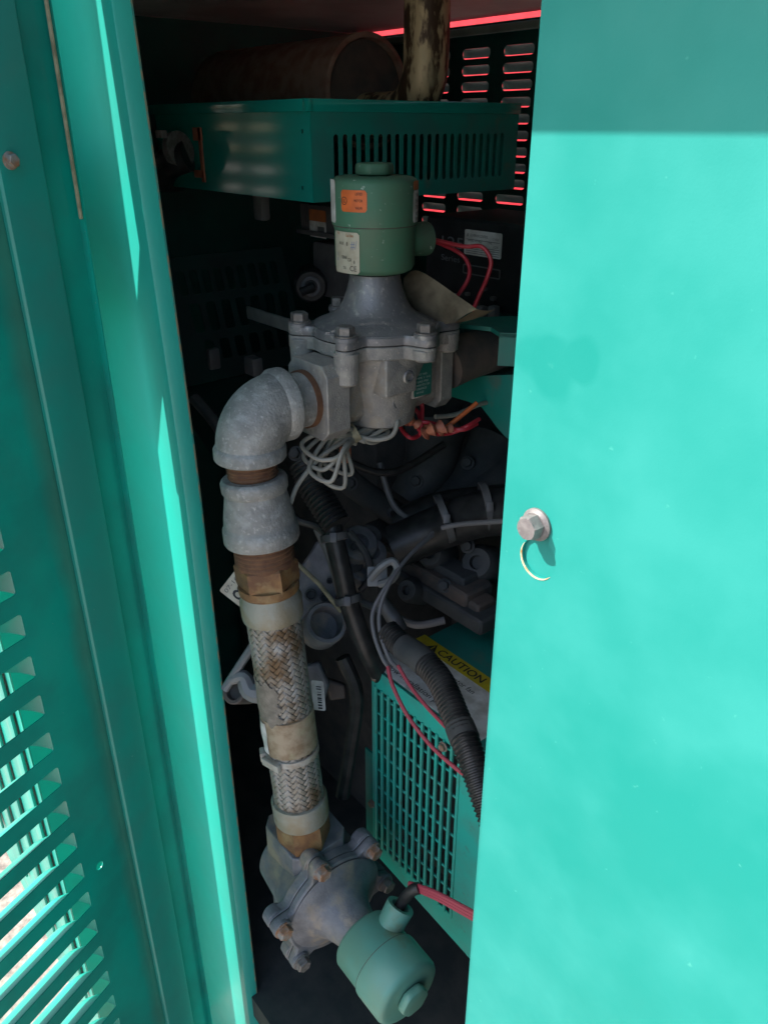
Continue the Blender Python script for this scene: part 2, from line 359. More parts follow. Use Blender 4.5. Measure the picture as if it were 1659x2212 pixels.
# back wall with louvre slots
LW, LH_, = 0.083, 0.0195
p0 = on_y(1118, 146, YB); p1 = on_y(1027, 146, YB); px_ = p0.x - p1.x
q0 = on_y(1135, 245, YB); q1 = on_y(1128, 388, YB); pz_ = (q0.z - q1.z) / 4
cols = [p0.x + px_ * k for k in range(-2, 4)]
rows = [p0.z + pz_ * (1) - pz_ * k for k in range(0, 13)]
holes = [rrect(LW, LH_, 0.008, 3, cx - LW / 2 , rz - LH_ / 2) for cx in cols for rz in rows if rz + LH_ < ZC - 0.02]
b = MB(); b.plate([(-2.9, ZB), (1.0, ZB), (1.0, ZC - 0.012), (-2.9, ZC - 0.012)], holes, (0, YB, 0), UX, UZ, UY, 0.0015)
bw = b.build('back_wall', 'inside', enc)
def hood_mesh(w, h, out, U, N, mat_, tap=0.9):
    """one pressed louvre: joined to the slot's top edge, open below; built round its own slot centre"""
    mb = MB()
    def fn(i, j):
        i = 0.5 - 0.5 * math.cos(math.pi * i); u = (i - 0.5) * w
        end = min(1.0, (min(i, 1 - i) * w) / (h * tap)); end = math.sqrt(max(0.0, 1 - (1 - end) ** 2))
        a = j * math.pi / 2
        return U * u + N * (out * math.sin(a) * end + 0.0008) + UZ * (h / 2 - h * (1 - math.cos(a)) * 1.02)
    mb.map2(40, 8, fn)
    me = bpy.data.meshes.new('louver'); me.from_pydata(mb.v, [], mb.f); me.materials.append(M[mat_])
    for p in me.polygons: p.use_smooth = True
    return me
M['lip'] = mat('bounce_lit_louvre_paint', (0.40, 0.55, 0.48), 0.5, col2=(0.30, 0.44, 0.38), scale=20)  # hoods coloured pale for the ground bounce they would catch
hm = hood_mesh(LW, LH_ * 0.84, 0.011, UX, UY, 'lip', 0.7)
for cx in cols:
    for rz in rows:
        if rz + LH_ < ZC - 0.02:
            o = bpy.data.objects.new('louver', hm); COL.objects.link(o); o.parent = bw
            o.location = Vector((cx, YB + 0.0015, rz + LH_ * 0.08)) - base_of(bw)

# pillar between bay and doorway (front face YF, return on the doorway side)
XP = on_y(399, 1066, YF).x; XBAY = -1.138; ZT = ZC + 0.50; YBAY = 0.18
ZM = on_y(420, 1066, YF).z
def bend(z):                 # the folded pillar leans a little to the left towards the roof
    t = max(0.0, (z - ZM) / (ZC - ZM)); return -0.036 * t ** 1.15
PZ0 = GZ + 0.01
def post_z(j): return PZ0 + (ZC - PZ0) * j
b = MB(); xa_ = XBAY - 0.02
prof_ = [(xa_, YF + 0.002), (xa_, YF), (XP - 0.004, YF), (XP - 0.0012, YF + 0.0006), (XP, YF + 0.003), (XP, YF + 0.021), (XP - 0.002, YF + 0.021), (XP - 0.002, YF + 0.0045), (XP - 0.005, YF + 0.002)]
nz_ = 30; vs = []; fs = []; m_ = len(prof_)
for k in range(nz_ + 1):
    z = post_z(k / nz_)
    for (x, y) in prof_:
        w = (x - xa_) / (XP - xa_); vs.append(Vector((x + bend(z) * min(1, w * 1.6), y, z)))
for k in range(nz_):
    for q in range(m_):
        q2 = (q + 1) % m_; fs.append((k * m_ + q, k * m_ + q2, (k + 1) * m_ + q2, (k + 1) * m_ + q))
M['post'] = mat('teal_paint_lightened_post', (0.022, 0.43, 0.345), 0.36, col2=(0.035, 0.40, 0.325), scale=7, bump=0.03, bscale=500, rvar=0.06, coat=0.12, speck=(0.30, 0.50, 0.44), speck_scale=260, speck_at=0.76)  # teal lightened so the sun strip and shaded face look brighter
b.add(vs, fs); post = b.build('door_post', 'post', enc)
b = MB(); b.tube([Vector((XP - 0.001 + bend(post_z(k / 30)), YF + 0.0222, post_z(k / 30))) for k in range(31)], 0.0018, seg=6); b.build('rusty_edge', 'rust_edge', post)
# bay left of the doorway, standing proud of the wall, with louvre slots high up
sl_h = []
for i in range(2):
    for j in range(6):
        sl_h.append(rrect(0.115, 0.011, 0.005, 3, -2.22 + i * 0.185, CZ - 0.165 + j * 0.052))
b = MB(); b.plate([(-2.95, -0.16), (XBAY, -0.16), (XBAY, ZT), (-2.95, ZT)], sl_h, (0, YBAY, 0), UX, UZ, UY, 0.0015)  # unseen top and foot extended to shape the sun on the post
bay = b.build('bay_wall', 'teal', enc)
b = MB(); b.box((XBAY - 0.001, (YBAY + YF) / 2 + 0.001, (-0.16 + ZT) / 2), (0.002, YF - YBAY - 0.002, ZT + 0.16)); b.build('bay_side', 'teal', enc)
for k in range(9):
    b = MB(); b.box((-1.2 - k * 0.19, YBAY - 0.006, 0.55), (0.05, 0.006, 0.95), bev=0.003); b.build('rib', 'teal', bay)
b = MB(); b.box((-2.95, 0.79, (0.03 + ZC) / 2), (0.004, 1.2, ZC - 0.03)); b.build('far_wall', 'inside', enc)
b = MB(); b.box((-2.04, 0.29, ZT + 0.015), (1.82, 0.23, 0.03), bev=0.003); b.box((-2.04, YF + 0.003, (ZC + ZT) / 2 + 0.03), (1.82, 0.004, ZT - ZC - 0.06)); b.build('bay_roof', 'teal', enc)

# ================================================================== DOOR (swung open towards the left of the viewer)
DH = Vector((-0.9616, 0.342, 0)); DD = Vector((0.394, -0.918, 0)).normalized(); DN = Vector((0.918, 0.394, 0)).normalized()
def on_door(px, py, off=0.0):
    r = ray(px, py); d = ((DH - CAM).dot(DN) + off) / r.dot(DN); p = CAM + r * d
    return (p - DH).dot(DD), p.z
door = thing('enclosure_door', DH + UZ * -0.22, 'swung-open turquoise enclosure door with long slanting louvre slots at the left', 'door')
Z0, Z1 = -0.22, CZ + 0.42
DL = 0.519
tE = 0.0; tA = on_door(210, 1066)[0]; tB = on_door(124, 1066)[0]
s0, z_top = on_door(23, 1262); s1, z_bot = on_door(264, 2206)
t_slot = (s0 + s1) / 2; pitch = (z_top - z_bot) / 14.0
SLH = pitch * 0.56; SLL = 0.26
zs = [z_bot + pitch * k for k in range(-8, 29)]
def skin_material():
    m = mat('teal_paint_door', TEAL, 0.34, col2=(0.010, 0.27, 0.215), scale=6, bump=0.03, bscale=500, rvar=0.05, coat=0.12, speck=(0.35, 0.5, 0.45), speck_scale=260, speck_at=0.76)
    n = m.node_tree; L = n.links; p = [x for x in n.nodes if x.type == 'BSDF_PRINCIPLED'][0]; src = p.inputs['Base Color'].links[0].from_socket
    geo = [x for x in n.nodes if x.type == 'NEW_GEOMETRY'][0]
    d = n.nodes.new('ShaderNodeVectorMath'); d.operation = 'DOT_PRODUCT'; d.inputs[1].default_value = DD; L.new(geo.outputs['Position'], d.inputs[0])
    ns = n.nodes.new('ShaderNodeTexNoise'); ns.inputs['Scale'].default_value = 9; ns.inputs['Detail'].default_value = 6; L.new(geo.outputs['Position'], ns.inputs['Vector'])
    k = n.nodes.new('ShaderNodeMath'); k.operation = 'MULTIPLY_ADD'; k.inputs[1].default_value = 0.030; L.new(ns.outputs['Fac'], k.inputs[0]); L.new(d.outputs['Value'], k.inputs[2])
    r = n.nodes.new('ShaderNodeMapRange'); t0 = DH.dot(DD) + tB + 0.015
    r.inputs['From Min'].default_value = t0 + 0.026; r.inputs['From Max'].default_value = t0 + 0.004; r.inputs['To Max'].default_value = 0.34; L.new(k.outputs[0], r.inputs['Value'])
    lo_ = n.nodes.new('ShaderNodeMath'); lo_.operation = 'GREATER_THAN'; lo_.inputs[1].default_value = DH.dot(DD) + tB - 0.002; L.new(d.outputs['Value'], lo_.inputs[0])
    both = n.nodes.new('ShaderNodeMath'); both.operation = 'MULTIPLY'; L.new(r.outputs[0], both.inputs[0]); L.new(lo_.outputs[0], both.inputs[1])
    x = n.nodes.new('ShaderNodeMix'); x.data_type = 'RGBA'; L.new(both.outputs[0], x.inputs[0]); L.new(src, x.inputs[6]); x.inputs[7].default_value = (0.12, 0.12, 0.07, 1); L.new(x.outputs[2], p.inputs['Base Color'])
    return m
M['skin'] = skin_material()
holes = [rrect(SLL, SLH, SLH * 0.12, 3, t_slot, z - SLH / 2) for z in zs if z > Z0 + 0.06 and z < Z1 - 0.1]
hx, hz = on_door(216, 1870)
holes.append(circ(hx, hz, 0.0065, 16))
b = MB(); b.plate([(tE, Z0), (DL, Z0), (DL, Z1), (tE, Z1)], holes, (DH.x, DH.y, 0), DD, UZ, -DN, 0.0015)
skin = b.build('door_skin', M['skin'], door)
dm = hood_mesh(SLL + 0.003, SLH, 0.054, DD, -DN, 'teal', 1.1)
for z in zs:
    if z > Z0 + 0.06 and z < Z1 - 0.1:
        o = bpy.data.objects.new('louver', dm); COL.objects.link(o); o.parent = skin
        o.location = DH + DD * (t_slot + SLL / 2) - DN * 0.0015 + UZ * z - base_of(skin)
# raised stiffener along the hinge side, its free-edge twin, the top and the bottom rail
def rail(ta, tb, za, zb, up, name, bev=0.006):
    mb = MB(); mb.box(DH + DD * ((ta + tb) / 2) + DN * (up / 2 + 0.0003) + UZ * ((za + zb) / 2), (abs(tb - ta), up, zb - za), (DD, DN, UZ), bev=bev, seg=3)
    return mb.build(name, 'teal_rail', door)
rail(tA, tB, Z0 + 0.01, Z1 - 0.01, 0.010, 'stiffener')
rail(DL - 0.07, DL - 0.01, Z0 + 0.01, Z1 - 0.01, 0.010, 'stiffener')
b = MB(); b.box(DH + DD * 0.0 + DN * 0.004 + UZ * ((Z0 + Z1) / 2), (0.0022, 0.010, Z1 - Z0), (DD, DN, UZ), bev=0.0008); b.build('hinge_flange', 'teal', door)
zq = [ZM + 0.06 + (Z1 - 0.02 - ZM - 0.06) * k / 12 for k in range(13)]
b = MB(); b.plate([(DH.x - 0.001, z) for z in zq] + [(DH.x - 0.004 + 1.05 * bend(min(z - 0.07, ZC)), z) for z in reversed(zq)], [], (0, DH.y + 0.001, 0), UX, UZ, UY, 0.002); b.build('sun_blocker_strip', 'teal', door)  # added plate hidden behind the door edge, stops sun leaking onto the valve
zg = on_door(182, 470)[1]
b = MB(); b.box(DH + DD * 0.006 + DN * 0.009 + UZ * ((zg + Z1) / 2), (0.003, 0.004, Z1 - zg), (DD, DN, UZ), bev=0.001); b.build('weatherstrip', 'gasket', door)
bt, bz = on_door(22, 347, 0.01)
hexbolt(DH + DD * bt + DN * 0.0103 + UZ * bz, DN, 0.0068, 0.006, 0.0088, 0.002).build('bolt', 'bolt_rust', door)
# hinge that bridges the gap between door and bay (its shadow breaks the strip of sun on the post)
def sunspot(px, py):  # place in the hinge gap that shades picture point (px,py) of the post
    p = on_y(px, py, YF); s = 0.11; return p.z + s * math.tan(SUN_EL)
zh1 = sunspot(325, 480) - 0.03; zh0 = sunspot(372, 868) - 0.008
h_a = Vector((XBAY, 0.215, 0)); h_b = DH - DN * 0.004
hx_ax = (h_b - h_a).normalized(); hperp = Vector((-hx_ax.y, hx_ax.x, 0))
hinge = MB(); 
gaps = [0.0, 0.30, 0.335, 0.62, 0.66, 1.0]
for i in range(0, 6, 2):
    za, zb = zh0 + (zh1 - zh0) * gaps[i], zh0 + (zh1 - zh0) * gaps[i + 1]
    hinge.box((h_a + h_b) / 2 + UZ * ((za + zb) / 2), ((h_b - h_a).length + 0.0, 0.004, zb - za), (hx_ax, hperp, UZ), bev=0.0012)
    hinge.lathe(h_a + hx_ax * 0.03 - hperp * 0.006 + UZ * za, UZ, [(0, 0.008), (zb - za, 0.008)], seg=14)
hinge.build('hinge', 'teal', door)

# ================================================================== ACCESS PANEL (right)
XR = on_y(1095, 1000, YF).x
kc = on_y(1163, 1206, YF); bc = on_y(1161, 1132, YF)
ZP0, ZP1 = 0.25, ZC - 0.002
panel = thing('access_panel', (0.3, YF, ZP0), 'flat sunlit turquoise access panel hung on a bolt at the right', 'panel')
kr = 0.0155; kslot = 0.0075
# keyhole outline
pts = []
for k in range(25):
    a = R(90 + 28 + (360 - 56) * k / 24); pts.append((kc.x + kr * math.cos(a), kc.z + kr * math.sin(a)))
dz = bc.z - kc.z
pts += [(kc.x + kslot, kc.z + kr + 0.004), (kc.x + kslot, kc.z + dz)] + [(kc.x + kslot * math.cos(R(a)), kc.z + dz + kslot * math.sin(R(a))) for a in (30, 60, 90, 120, 150)] + [(kc.x - kslot, kc.z + dz), (kc.x - kslot, kc.z + kr + 0.004)]
b = MB(); b.plate([(XR, ZP0), (1.15, ZP0), (1.15, ZP1), (XR, ZP1)], [pts], (0, YF, 0), UX, UZ, UY, 0.0022)
sheet = b.build('panel_sheet', M['panel'], panel)
b = MB(); b.box((XR + 0.0012, YF + 0.0170, (ZP0 + ZP1) / 2), (0.0022, 0.024, ZP1 - ZP0 - 0.01)); b.build('return_flange', M['panel'], panel)
rim = MB()   # bare worn edge of the keyhole's lower half
for k in range(24):
    a0, a1 = R(150 + 170 * k / 24), R(150 + 170 * (k + 1) / 24)
    w0 = 0.0019 * math.sin(math.pi * k / 24) + 0.0002; w1 = 0.0019 * math.sin(math.pi * (k + 1) / 24) + 0.0002
    c = Vector((kc.x, YF - 0.0004, kc.z))
    rim.add([c + Vector((math.cos(a0), 0, math.sin(a0))) * kr, c + Vector((math.cos(a1), 0, math.sin(a1))) * kr,
             c + Vector((math.cos(a1), 0, math.sin(a1))) * (kr + w1), c + Vector((math.cos(a0), 0, math.sin(a0))) * (kr + w0)], [(0, 1, 2, 3)])
M['rim'] = mat('worn_keyhole_rim', (0.55, 0.52, 0.36), 0.5, col2=(0.55, 0.22, 0.06), scale=70, lo=0.5, hi=0.6)
rim.build('keyhole_rim', 'rim', panel, fix=False)
b = MB(); b.box((XR + 0.056, YF + 0.0036, (ZP0 + ZP1) / 2), (0.10, 0.002, ZP1 - ZP0 - 0.02)); b.build('frame_flange', M['panel'], enc)
hb = MB(); hb.lathe(bc + Vector((0, -0.0002, 0)), -UY, [(0, 0.0122), (0.0018, 0.0122), (0.0028, 0.0105), (0.0036, 0.0094)], seg=36)
hb.lathe(bc + Vector((0, -0.0036, 0)), -UY, [(0, 0.0094), (0.0075, 0.0094), (0.0092, 0.0082)], seg=6, a0=0.3)
hb.lathe(bc + Vector((0, -0.0128, 0)), -UY, [(-0.001, 0.0080), (0.0, 0.0079), (0.0001, 0.003), (0.0004, 0.001)], seg=20)
M['bolt_sun'] = mat('weathered_bolt', (0.185, 0.165, 0.165), 0.55, 0.3, col2=(0.24, 0.22, 0.215), scale=160, bump=0.15, bscale=600)
hb.build('hex_bolt', 'bolt_sun', panel)

# ================================================================== SOLENOID VALVES
def solenoid(name, O, A, B, label, upper=True):
    """gas valve: O flange centre, A axis from body to coil, B the way of the inlet, C the third axis"""
    A = A.normalized(); B = B.normalized(); C = A.cross(B)
    t = thing(name, O, label, 'valve', 'gas solenoid valves')
    alu = 'alu' if upper else 'alu_dirty'; rough = 'alu_rough' if upper else 'alu_dirty'; coil = 'coil' if upper else 'coil_low'
    def P(a, b_, c): return O + A * a + B * b_ + C * c
    # bolt circle
    RB = 0.098
    angs = BOLTS_UP if upper else BOLTS_LOW
    def lobed(rad_base, lobe_r, lobes, n=144):
        out = []
        for k in range(n):
            th = 2 * math.pi * k / n; r = rad_base
            for a in lobes:
                d = (th - a + math.pi) % (2 * math.pi) - math.pi
                s = RB * math.sin(d); c = RB * math.cos(d)
                if c > 0 and abs(s) < lobe_r: r = max(r, c + math.sqrt(lobe_r ** 2 - s ** 2))
            out.append(r)
        for _ in range(2): out = [(out[k - 1] + 2 * out[k] + out[(k + 1) % n]) / 4 for k in range(n)]
        return out
    def lobed_prism(mb, radii, levels):
        n = len(radii); vs = []; fs = []
        for (a, ins) in levels:
            for k in range(n):
                th = 2 * math.pi * k / n; r = radii[k] - ins; vs.append(P(a, r * math.cos(th), r * math.sin(th)))
        for i in range(len(levels) - 1):
            for k in range(n):
                k2 = (k + 1) % n; fs.append((i * n + k, i * n + k2, (i + 1) * n + k2, (i + 1) * n + k))
        fs.append(tuple(range(n))); fs.append(tuple((len(levels) - 1) * n + k for k in range(n)))
        mb.add(vs, fs)
    prof = lobed(0.084, 0.0155, angs)
    mb = MB(); lobed_prism(mb, prof, [(0.0008, 0.0006), (0.0016, 0), (0.0095, 0), (0.012, 0.0025)])
    # bell of the bonnet
    pr = [(0.011, 0.081), (0.0145, 0.076), (0.0185, 0.066), (0.023, 0.056), (0.030, 0.0475), (0.040, 0.0415), (0.053, 0.0365), (0.064, 0.0335), (0.074, 0.032)]
    mb.lathe(O, A, pr, seg=64, hint=B)
    for a in angs: mb.lathe(P(0.010, RB * math.cos(a), RB * math.sin(a)), A, [(0, 0.0150), (0.0045, 0.0148), (0.0055, 0.0135)], seg=24)
    mb.build('bonnet', alu, t)
    gk = MB(); lobed_prism(gk, prof, [(-0.0008, 0.0012), (0.0009, 0.0012)]); gk.build('gasket', 'rubber', t)
    bd = MB(); lobed_prism(bd, prof, [(-0.018, 0.002), (-0.016, 0.0), (-0.0008, 0)])
    for i, a in enumerate(angs):
        deep = ((0.040, 0.045, 0.019, 0.030, 0.040, 0.040) if upper else (0.024,) * 6)[i]
        bd.lathe(P(-deep, RB * math.cos(a) * 0.985, RB * math.sin(a) * 0.985), A, [(0, 0.0115), (0.003, 0.0150), (deep - 0.004, 0.0162)], seg=20)
    bd.lathe(P(-0.116, 0, 0.004), A, [(0, 0.044), (0.005, 0.049), (0.060, 0.054), (0.102, 0.068)], seg=48, hint=B)
    # through-way block: octagonal ends at inlet and outlet
    def octo(w, h, cx):
        q = 0.72
        return [(-w, h * q - (1 - 0) * 0), (-w, h * (q)), (-w * q, h), (w * q, h), (w, h * q), (w, -h * q), (w * q, -h), (-w * q, -h), (-w, -h * q)][1:]
    co_ = 0.010 if upper else 0.0
    if upper:
        bd.plate(octo(0.031, 0.043, 0), [], P(-0.064, 0, 0.002), C, A, B, 0.090)
        bd.plate(octo(0.042, 0.048, 0), [], P(-0.066, 0.082, co_), C, A, B, 0.035)
        bd.plate(octo(0.034, 0.043, 0), [], P(-0.064, 0, 0.004), C, A, -B, 0.080)
        bd.plate(octo(0.040, 0.046, 0), [], P(-0.066, -0.076, 0.008), C, A, -B, 0.022)
        bd.lathe(P(-0.118, 0.002, 0.012), A, [(0, 0.040), (0.004, 0.046), (0.050, 0.052), (0.104, 0.066)], seg=48, hint=B)
    else:
        for sgn, ln, w in ((1, 0.094, 0.048), (-1, 0.098, 0.046)):
            bd.plate(octo(w, 0.052, 0), [], P(-0.066, 0, 0), C, A, B * sgn, ln)
        bd.lathe(P(-0.120, 0, 0), A, [(0, 0.050), (0.005, 0.060), (0.060, 0.066), (0.104, 0.080)], seg=48, hint=B)
    # flat pad with the two tapped plugs
    side = 1 if upper else -1
    bd.box(P(-0.040, 0.016, side * 0.056), (0.052, 0.034, 0.052), (B, C, A), bev=0.003)
    if upper: bd.box(P(-0.050, -0.027, 0.046), (0.034, 0.036, 0.060), (B, C, A), bev=0.002)
    body = bd.build('body', rough, t)
    bm_ = body.modifiers.new('bevel', 'BEVEL'); bm_.width = 0.0035; bm_.segments = 3; bm_.limit_method = 'ANGLE'; bm_.angle_limit = R(50)
    for (pa, pb, rr) in ((-0.044, 0.006, 0.0085), (-0.080, 0.010, 0.0105)):
        mb = MB(); o = P(pa, pb, side * 0.0735 if pa > -0.06 else side * 0.058)
        ax = C * side
        mb.lathe(o, ax, [(-0.02, rr), (0.001, rr), (0.0022, rr * 0.86), (0.0022, rr * 0.6), (-0.004, rr * 0.55)], seg=24)
        mb.build('plug', alu, body)
    # bolts
    for i, a in enumerate(angs):
        mb = hexbolt(P(0.0155, RB * math.cos(a), RB * math.sin(a)), A, 0.0115, 0.0100, 0.0140, 0.0020, rot=0.3 + i)
        mb.build('bolt', 'steel_bolt' if upper else ('bolt_rust' if i in RUSTY else 'steel_bolt'), t)
    # coil housing
    H0 = 0.0765; RL, RU = 0.0500, 0.0525
    c1 = MB(); c1.lathe(P(H0, 0, 0), A, [(0, 0.030), (0.0, RL - 0.010), (0.003, RL - 0.0035), (0.008, RL), (0.0515, RL), (0.0535, RL + 0.0008), (0.0560, RL + 0.0008)], seg=64, hint=B)
    low = c1.build('coil_housing', coil, t)
    c2 = MB(); c2.lathe(P(H0 + 0.0567, 0, 0), A, [(0, RU - 0.003), (0.0, RU), (0.004, RU + 0.0006), (0.047, RU), (0.051, RU - 0.002), (0.0535, RU - 0.006), (0.0545, RU - 0.012)], seg=64, hint=B)
    up = c2.build('coil_cover', coil, t)
    sm_ = MB(); sm_.lathe(P(H0 + 0.0555, 0, 0), A, [(0, RL), (0.0001, RL + 0.0021), (0.0014, RL + 0.0021), (0.0015, RL)], seg=64, hint=B, cap=False); sm_.build('seam', 'engine_brown', t)
    k = MB(); k.lathe(P(H0 + 0.111, 0, 0), A, [(0, 0.016), (0.002, 0.0215), (0.004, 0.0225), (0.011, 0.0225), (0.0135, 0.021), (0.0145, 0.018), (0.015, 0.010)], seg=40, hint=B,
                      wob=lambda h, a: 1 + 0.035 * math.cos(6 * a))
    k.build('cap_nut', coil, t)
    hub = MB()
    HB = HUB_UP if upper else HUB_LOW
    hub.lathe(P(H0 + 0.034, 0, 0) + HB * (RL - 0.008), HB, [(0, 0.0200), (0.010, 0.0202), (0.034, 0.0212), (0.036, 0.0207), (0.036, 0.0140), (0.020, 0.0135)], seg=36, cap=False)
    hub.build('conduit_hub', coil, t)
    # printed labels wrapped on the housing
    def cyl(parent, mb_, name, material, a_mid, aw, h0, h1, rad, nu=14, corner=0.0):
        def fn(i, j):
            th = a_mid + (i - 0.5) * aw; return P(h0 + (h1 - h0) * j, rad * math.cos(th), rad * math.sin(th))
        # rounded rectangle wrapped onto the cylinder
        w = aw * rad; h = h1 - h0
        rr_ = rrect(w, h, min(0.003, w * 0.2, h * 0.2), 4)
        grid = MB()
        cols_ = 16
        for q in range(cols_):
            x0, x1 = w * q / cols_, w * (q + 1) / cols_
            def yr(x):
                r_ = min(0.003, w * 0.2, h * 0.2); d = max(0, r_ - x, x - (w - r_)); e = r_ - math.sqrt(max(0, r_ * r_ - d * d)); return e
            v = []
            for (x, top) in ((x0, 0), (x1, 0), (x1, 1), (x0, 1)):
                e = yr(x); y = e if not top else h - e
                th = a_mid + (x / w - 0.5) * aw; v.append(P(h0 + y, rad * math.cos(th), rad * math.sin(th)))
            grid.add(v, [(0, 1, 2, 3)])
        return grid.build(name, material, parent, fix=False)
    def ctext(parent, items, material, a_mid, rad, name='print'):
        mb_ = MB()
        for it in items:
            txt, u0, h0, sz, wd = it
            add_text(mb_, txt, sz, lambda u, v, e: P(h0 + v, (rad + e) * math.cos(a_mid + (u0 + u) / rad), (rad + e) * math.sin(a_mid + (u0 + u) / rad)), width=wd)
        return mb_.build(name, material, parent, fix=False)
    return t, dict(P=P, cyl=cyl, ctext=ctext, low=low, up=up, H0=H0, RL=RL, RU=RU, A=A, B=B, C=C, body=body)

# angles are measured from the inlet direction B towards C (C = A x B)
VA = at(808, 700, 1.0)
VX, VY = -0.800, 0.647
zf = height_at((VX, VY), 738) + 0.014
O_UP = Vector((VX, VY, zf))
# for the upper valve A=+Z, B=-Y, C = Z x (-Y) = +X
def ang_of(px, py, z):
    p = on_z(px, py, z); d = p - O_UP; return math.atan2(d.x, -d.y)
BOLTS_UP = [R(a) for a in (20, 75, 130, 200, 255, 310)]
BOLTS_LOW = [R(a) for a in (15, 75, 135, 195, 255, 315)]
RUSTY = (0, 1, 5)
HUB_UP = Vector((0.15, 1, 0)).normalized(); HUB_LOW = Vector((0, 0.62, 0.80)).normalized()
za_ = zf + 0.015
BOLTS_UP = [ang_of(x, y, za_) for (x, y) in ((655, 695), (745, 728), (912, 718), (968, 685))]
print('BOLT angles', [round(math.degrees(a)) for a in BOLTS_UP], [round((on_z(x, y, za_) - O_UP).length, 3) for (x, y) in ((655, 695), (745, 728), (912, 718), (968, 685))])
BOLTS_UP += [R(200), R(262)]
tv, U_ = solenoid('solenoid_valve', O_UP, UZ, -UY, 'upright green-coiled solenoid valve with orange sticker on silver body in mid picture', True)
cam_a = math.atan2(-O_UP.x, -(-O_UP.y)) # direction from valve to camera measured from B=-Y towards C=+X
cam_a = math.atan2((CAM - O_UP).x, -(CAM - O_UP).y)
H0, RL, RU = U_['H0'], U_['RL'], U_['RU']
ol = U_['cyl'](U_['up'], None, 'orange_sticker', 'orange', cam_a - 0.50, 0.66, H0 + 0.074, H0 + 0.098, RU + 0.0007)
U_['ctext'](ol, [('LISTED', 0.0035, H0 + 0.0925, 0.0042, 0.009), ('MOTOR', 0.002, H0 + 0.0852, 0.0042, 0.0105), ('VALVE', 0.0035, H0 + 0.0772, 0.0042, 0.0085), ('UL', -0.0145, H0 + 0.084, 0.006, 0.0042)], 'ink', cam_a - 0.50, RU + 0.0011)
ring = MB()
for k in range(20):
    a0, a1 = 2 * math.pi * k / 20, 2 * math.pi * (k + 1) / 20
    def rp(a, r_): 
        u = -0.0124 + r_ * math.cos(a); th = cam_a - 0.50 + u / (RU + 0.0011); return U_['P'](H0 + 0.086 + r_ * math.sin(a), (RU + 0.0011) * math.cos(th), (RU + 0.0011) * math.sin(th))
    ring.add([rp(a0, 0.0038), rp(a1, 0.0038), rp(a1, 0.0045), rp(a0, 0.0045)], [(0, 1, 2, 3)])
ring.build('round_mark', 'ink', ol, fix=False)
U_['cyl'](U_['up'], None, 'paper_label', 'white', cam_a - 1.30, 0.46, H0 + 0.060, H0 + 0.108, RU + 0.0008)
wl = U_['cyl'](U_['up'], None, 'paper_label', 'white', cam_a + 1.32, 0.56, H0 + 0.060, H0 + 0.096, RU + 0.0007)
U_['cyl'](U_['up'], None, 'orange_header', 'orange_dim', cam_a + 1.32, 0.56, H0 + 0.0965, H0 + 0.1065, RU + 0.0007)
U_['ctext'](wl, [('WARNING', -0.008, H0 + 0.089, 0.006, 0.02), ('SHOCK', -0.008, H0 + 0.0822, 0.006, 0.018), ('TURN OFF', -0.008, H0 + 0.0752, 0.006, 0.02), ('POWER', -0.008, H0 + 0.068, 0.006, 0.018), ('FIRST', -0.008, H0 + 0.062, 0.005, 0.015)], 'ink_faded', cam_a + 1.32, RU + 0.0011)
cl = U_['cyl'](U_['low'], None, 'cream_label', 'cream', cam_a - 0.80, 0.86, H0 + 0.003, H0 + 0.0510, RL + 0.0010)
rc = RL + 0.0014
U_['ctext'](cl, [('CE', 0.0085, H0 + 0.0065, 0.0085, 0.0095), ('120/60', -0.005, H0 + 0.020, 0.0055, 0.009), ('VALVE', -0.010, H0 + 0.036, 0.005, 0.009), ('8', 0.0035, H0 + 0.0355, 0.006, 0.0022), ('CSA', 0.0055, H0 + 0.0175, 0.006, 0.0055), ('8', 0.014, H0 + 0.0155, 0.005, 0.002), ('T33', -0.003, H0 + 0.008, 0.0045, 0.005)], 'ink', cam_a - 0.80, rc)
U_['ctext'](cl, [('Gas Valve', 0.003, H0 + 0.0455, 0.0055, 0.011), ('Model', -0.014, H0 + 0.0475, 0.0045, 0.005)], 'ink_orange', cam_a - 0.80, rc)
U_['ctext'](cl, [('#/', 0.010, H0 + 0.032, 0.014, 0.009), ('A', -0.015, H0 + 0.023, 0.005, 0.003), ('B', -0.015, H0 + 0.017, 0.005, 0.003)], 'ink_blue', cam_a - 0.80, rc)
# green plate riveted to the body, on the side away from the inlet
gl = MB(); gl.plate(rrect(0.030, 0.042, 0.002, 3), [], O_UP + Vector((0.0642, 0.012, -0.077)), UY, UZ, UX, 0.001)
glo = gl.build('green_label', 'greenlab', U_['body'])

def deliver_lines(parent, o, U, V, N, lines, material, name='print'):
    mb = MB()
    for (txt, u, v, sz, wd) in lines:
        add_text(mb, txt, sz, lambda x, y, e: o + U * (u + x) + V * (v + y) + N * (0.0004 + e), width=wd)
    return mb.build(name, material, parent, fix=False)
deliver_lines(glo, O_UP + Vector((0.0654, 0.012, -0.077)), UY, UZ, UX, [(s_, 0.003, 0.028 - i * 0.0048, 0.0036, w_) for i, (s_, w_) in enumerate((('CAT NO', 0.018), ('PIPE 1 1/2', 0.024), ('GAS PSI', 0.020), ('WATTS 120', 0.023), ('ORIFICE', 0.018), ('60 HZ', 0.013)))], 'ink_light')

# bracket bar that carries the valve
sb = thing('bracket_bar', on_y(585, 690, 0.70), 'pale flat steel bar poking out left behind the upright valve', 'bracket')
a_, c_ = on_y(536, 676, 0.70), on_y(640, 706, 0.70)
b = MB(); zb_ = (a_.z + c_.z) / 2; b.box(((a_.x - 0.80) / 2, 0.70, zb_), (abs(a_.x + 0.80), 0.005, 0.021), bev=0.0008)
b.build('bar', 'strap', sb)

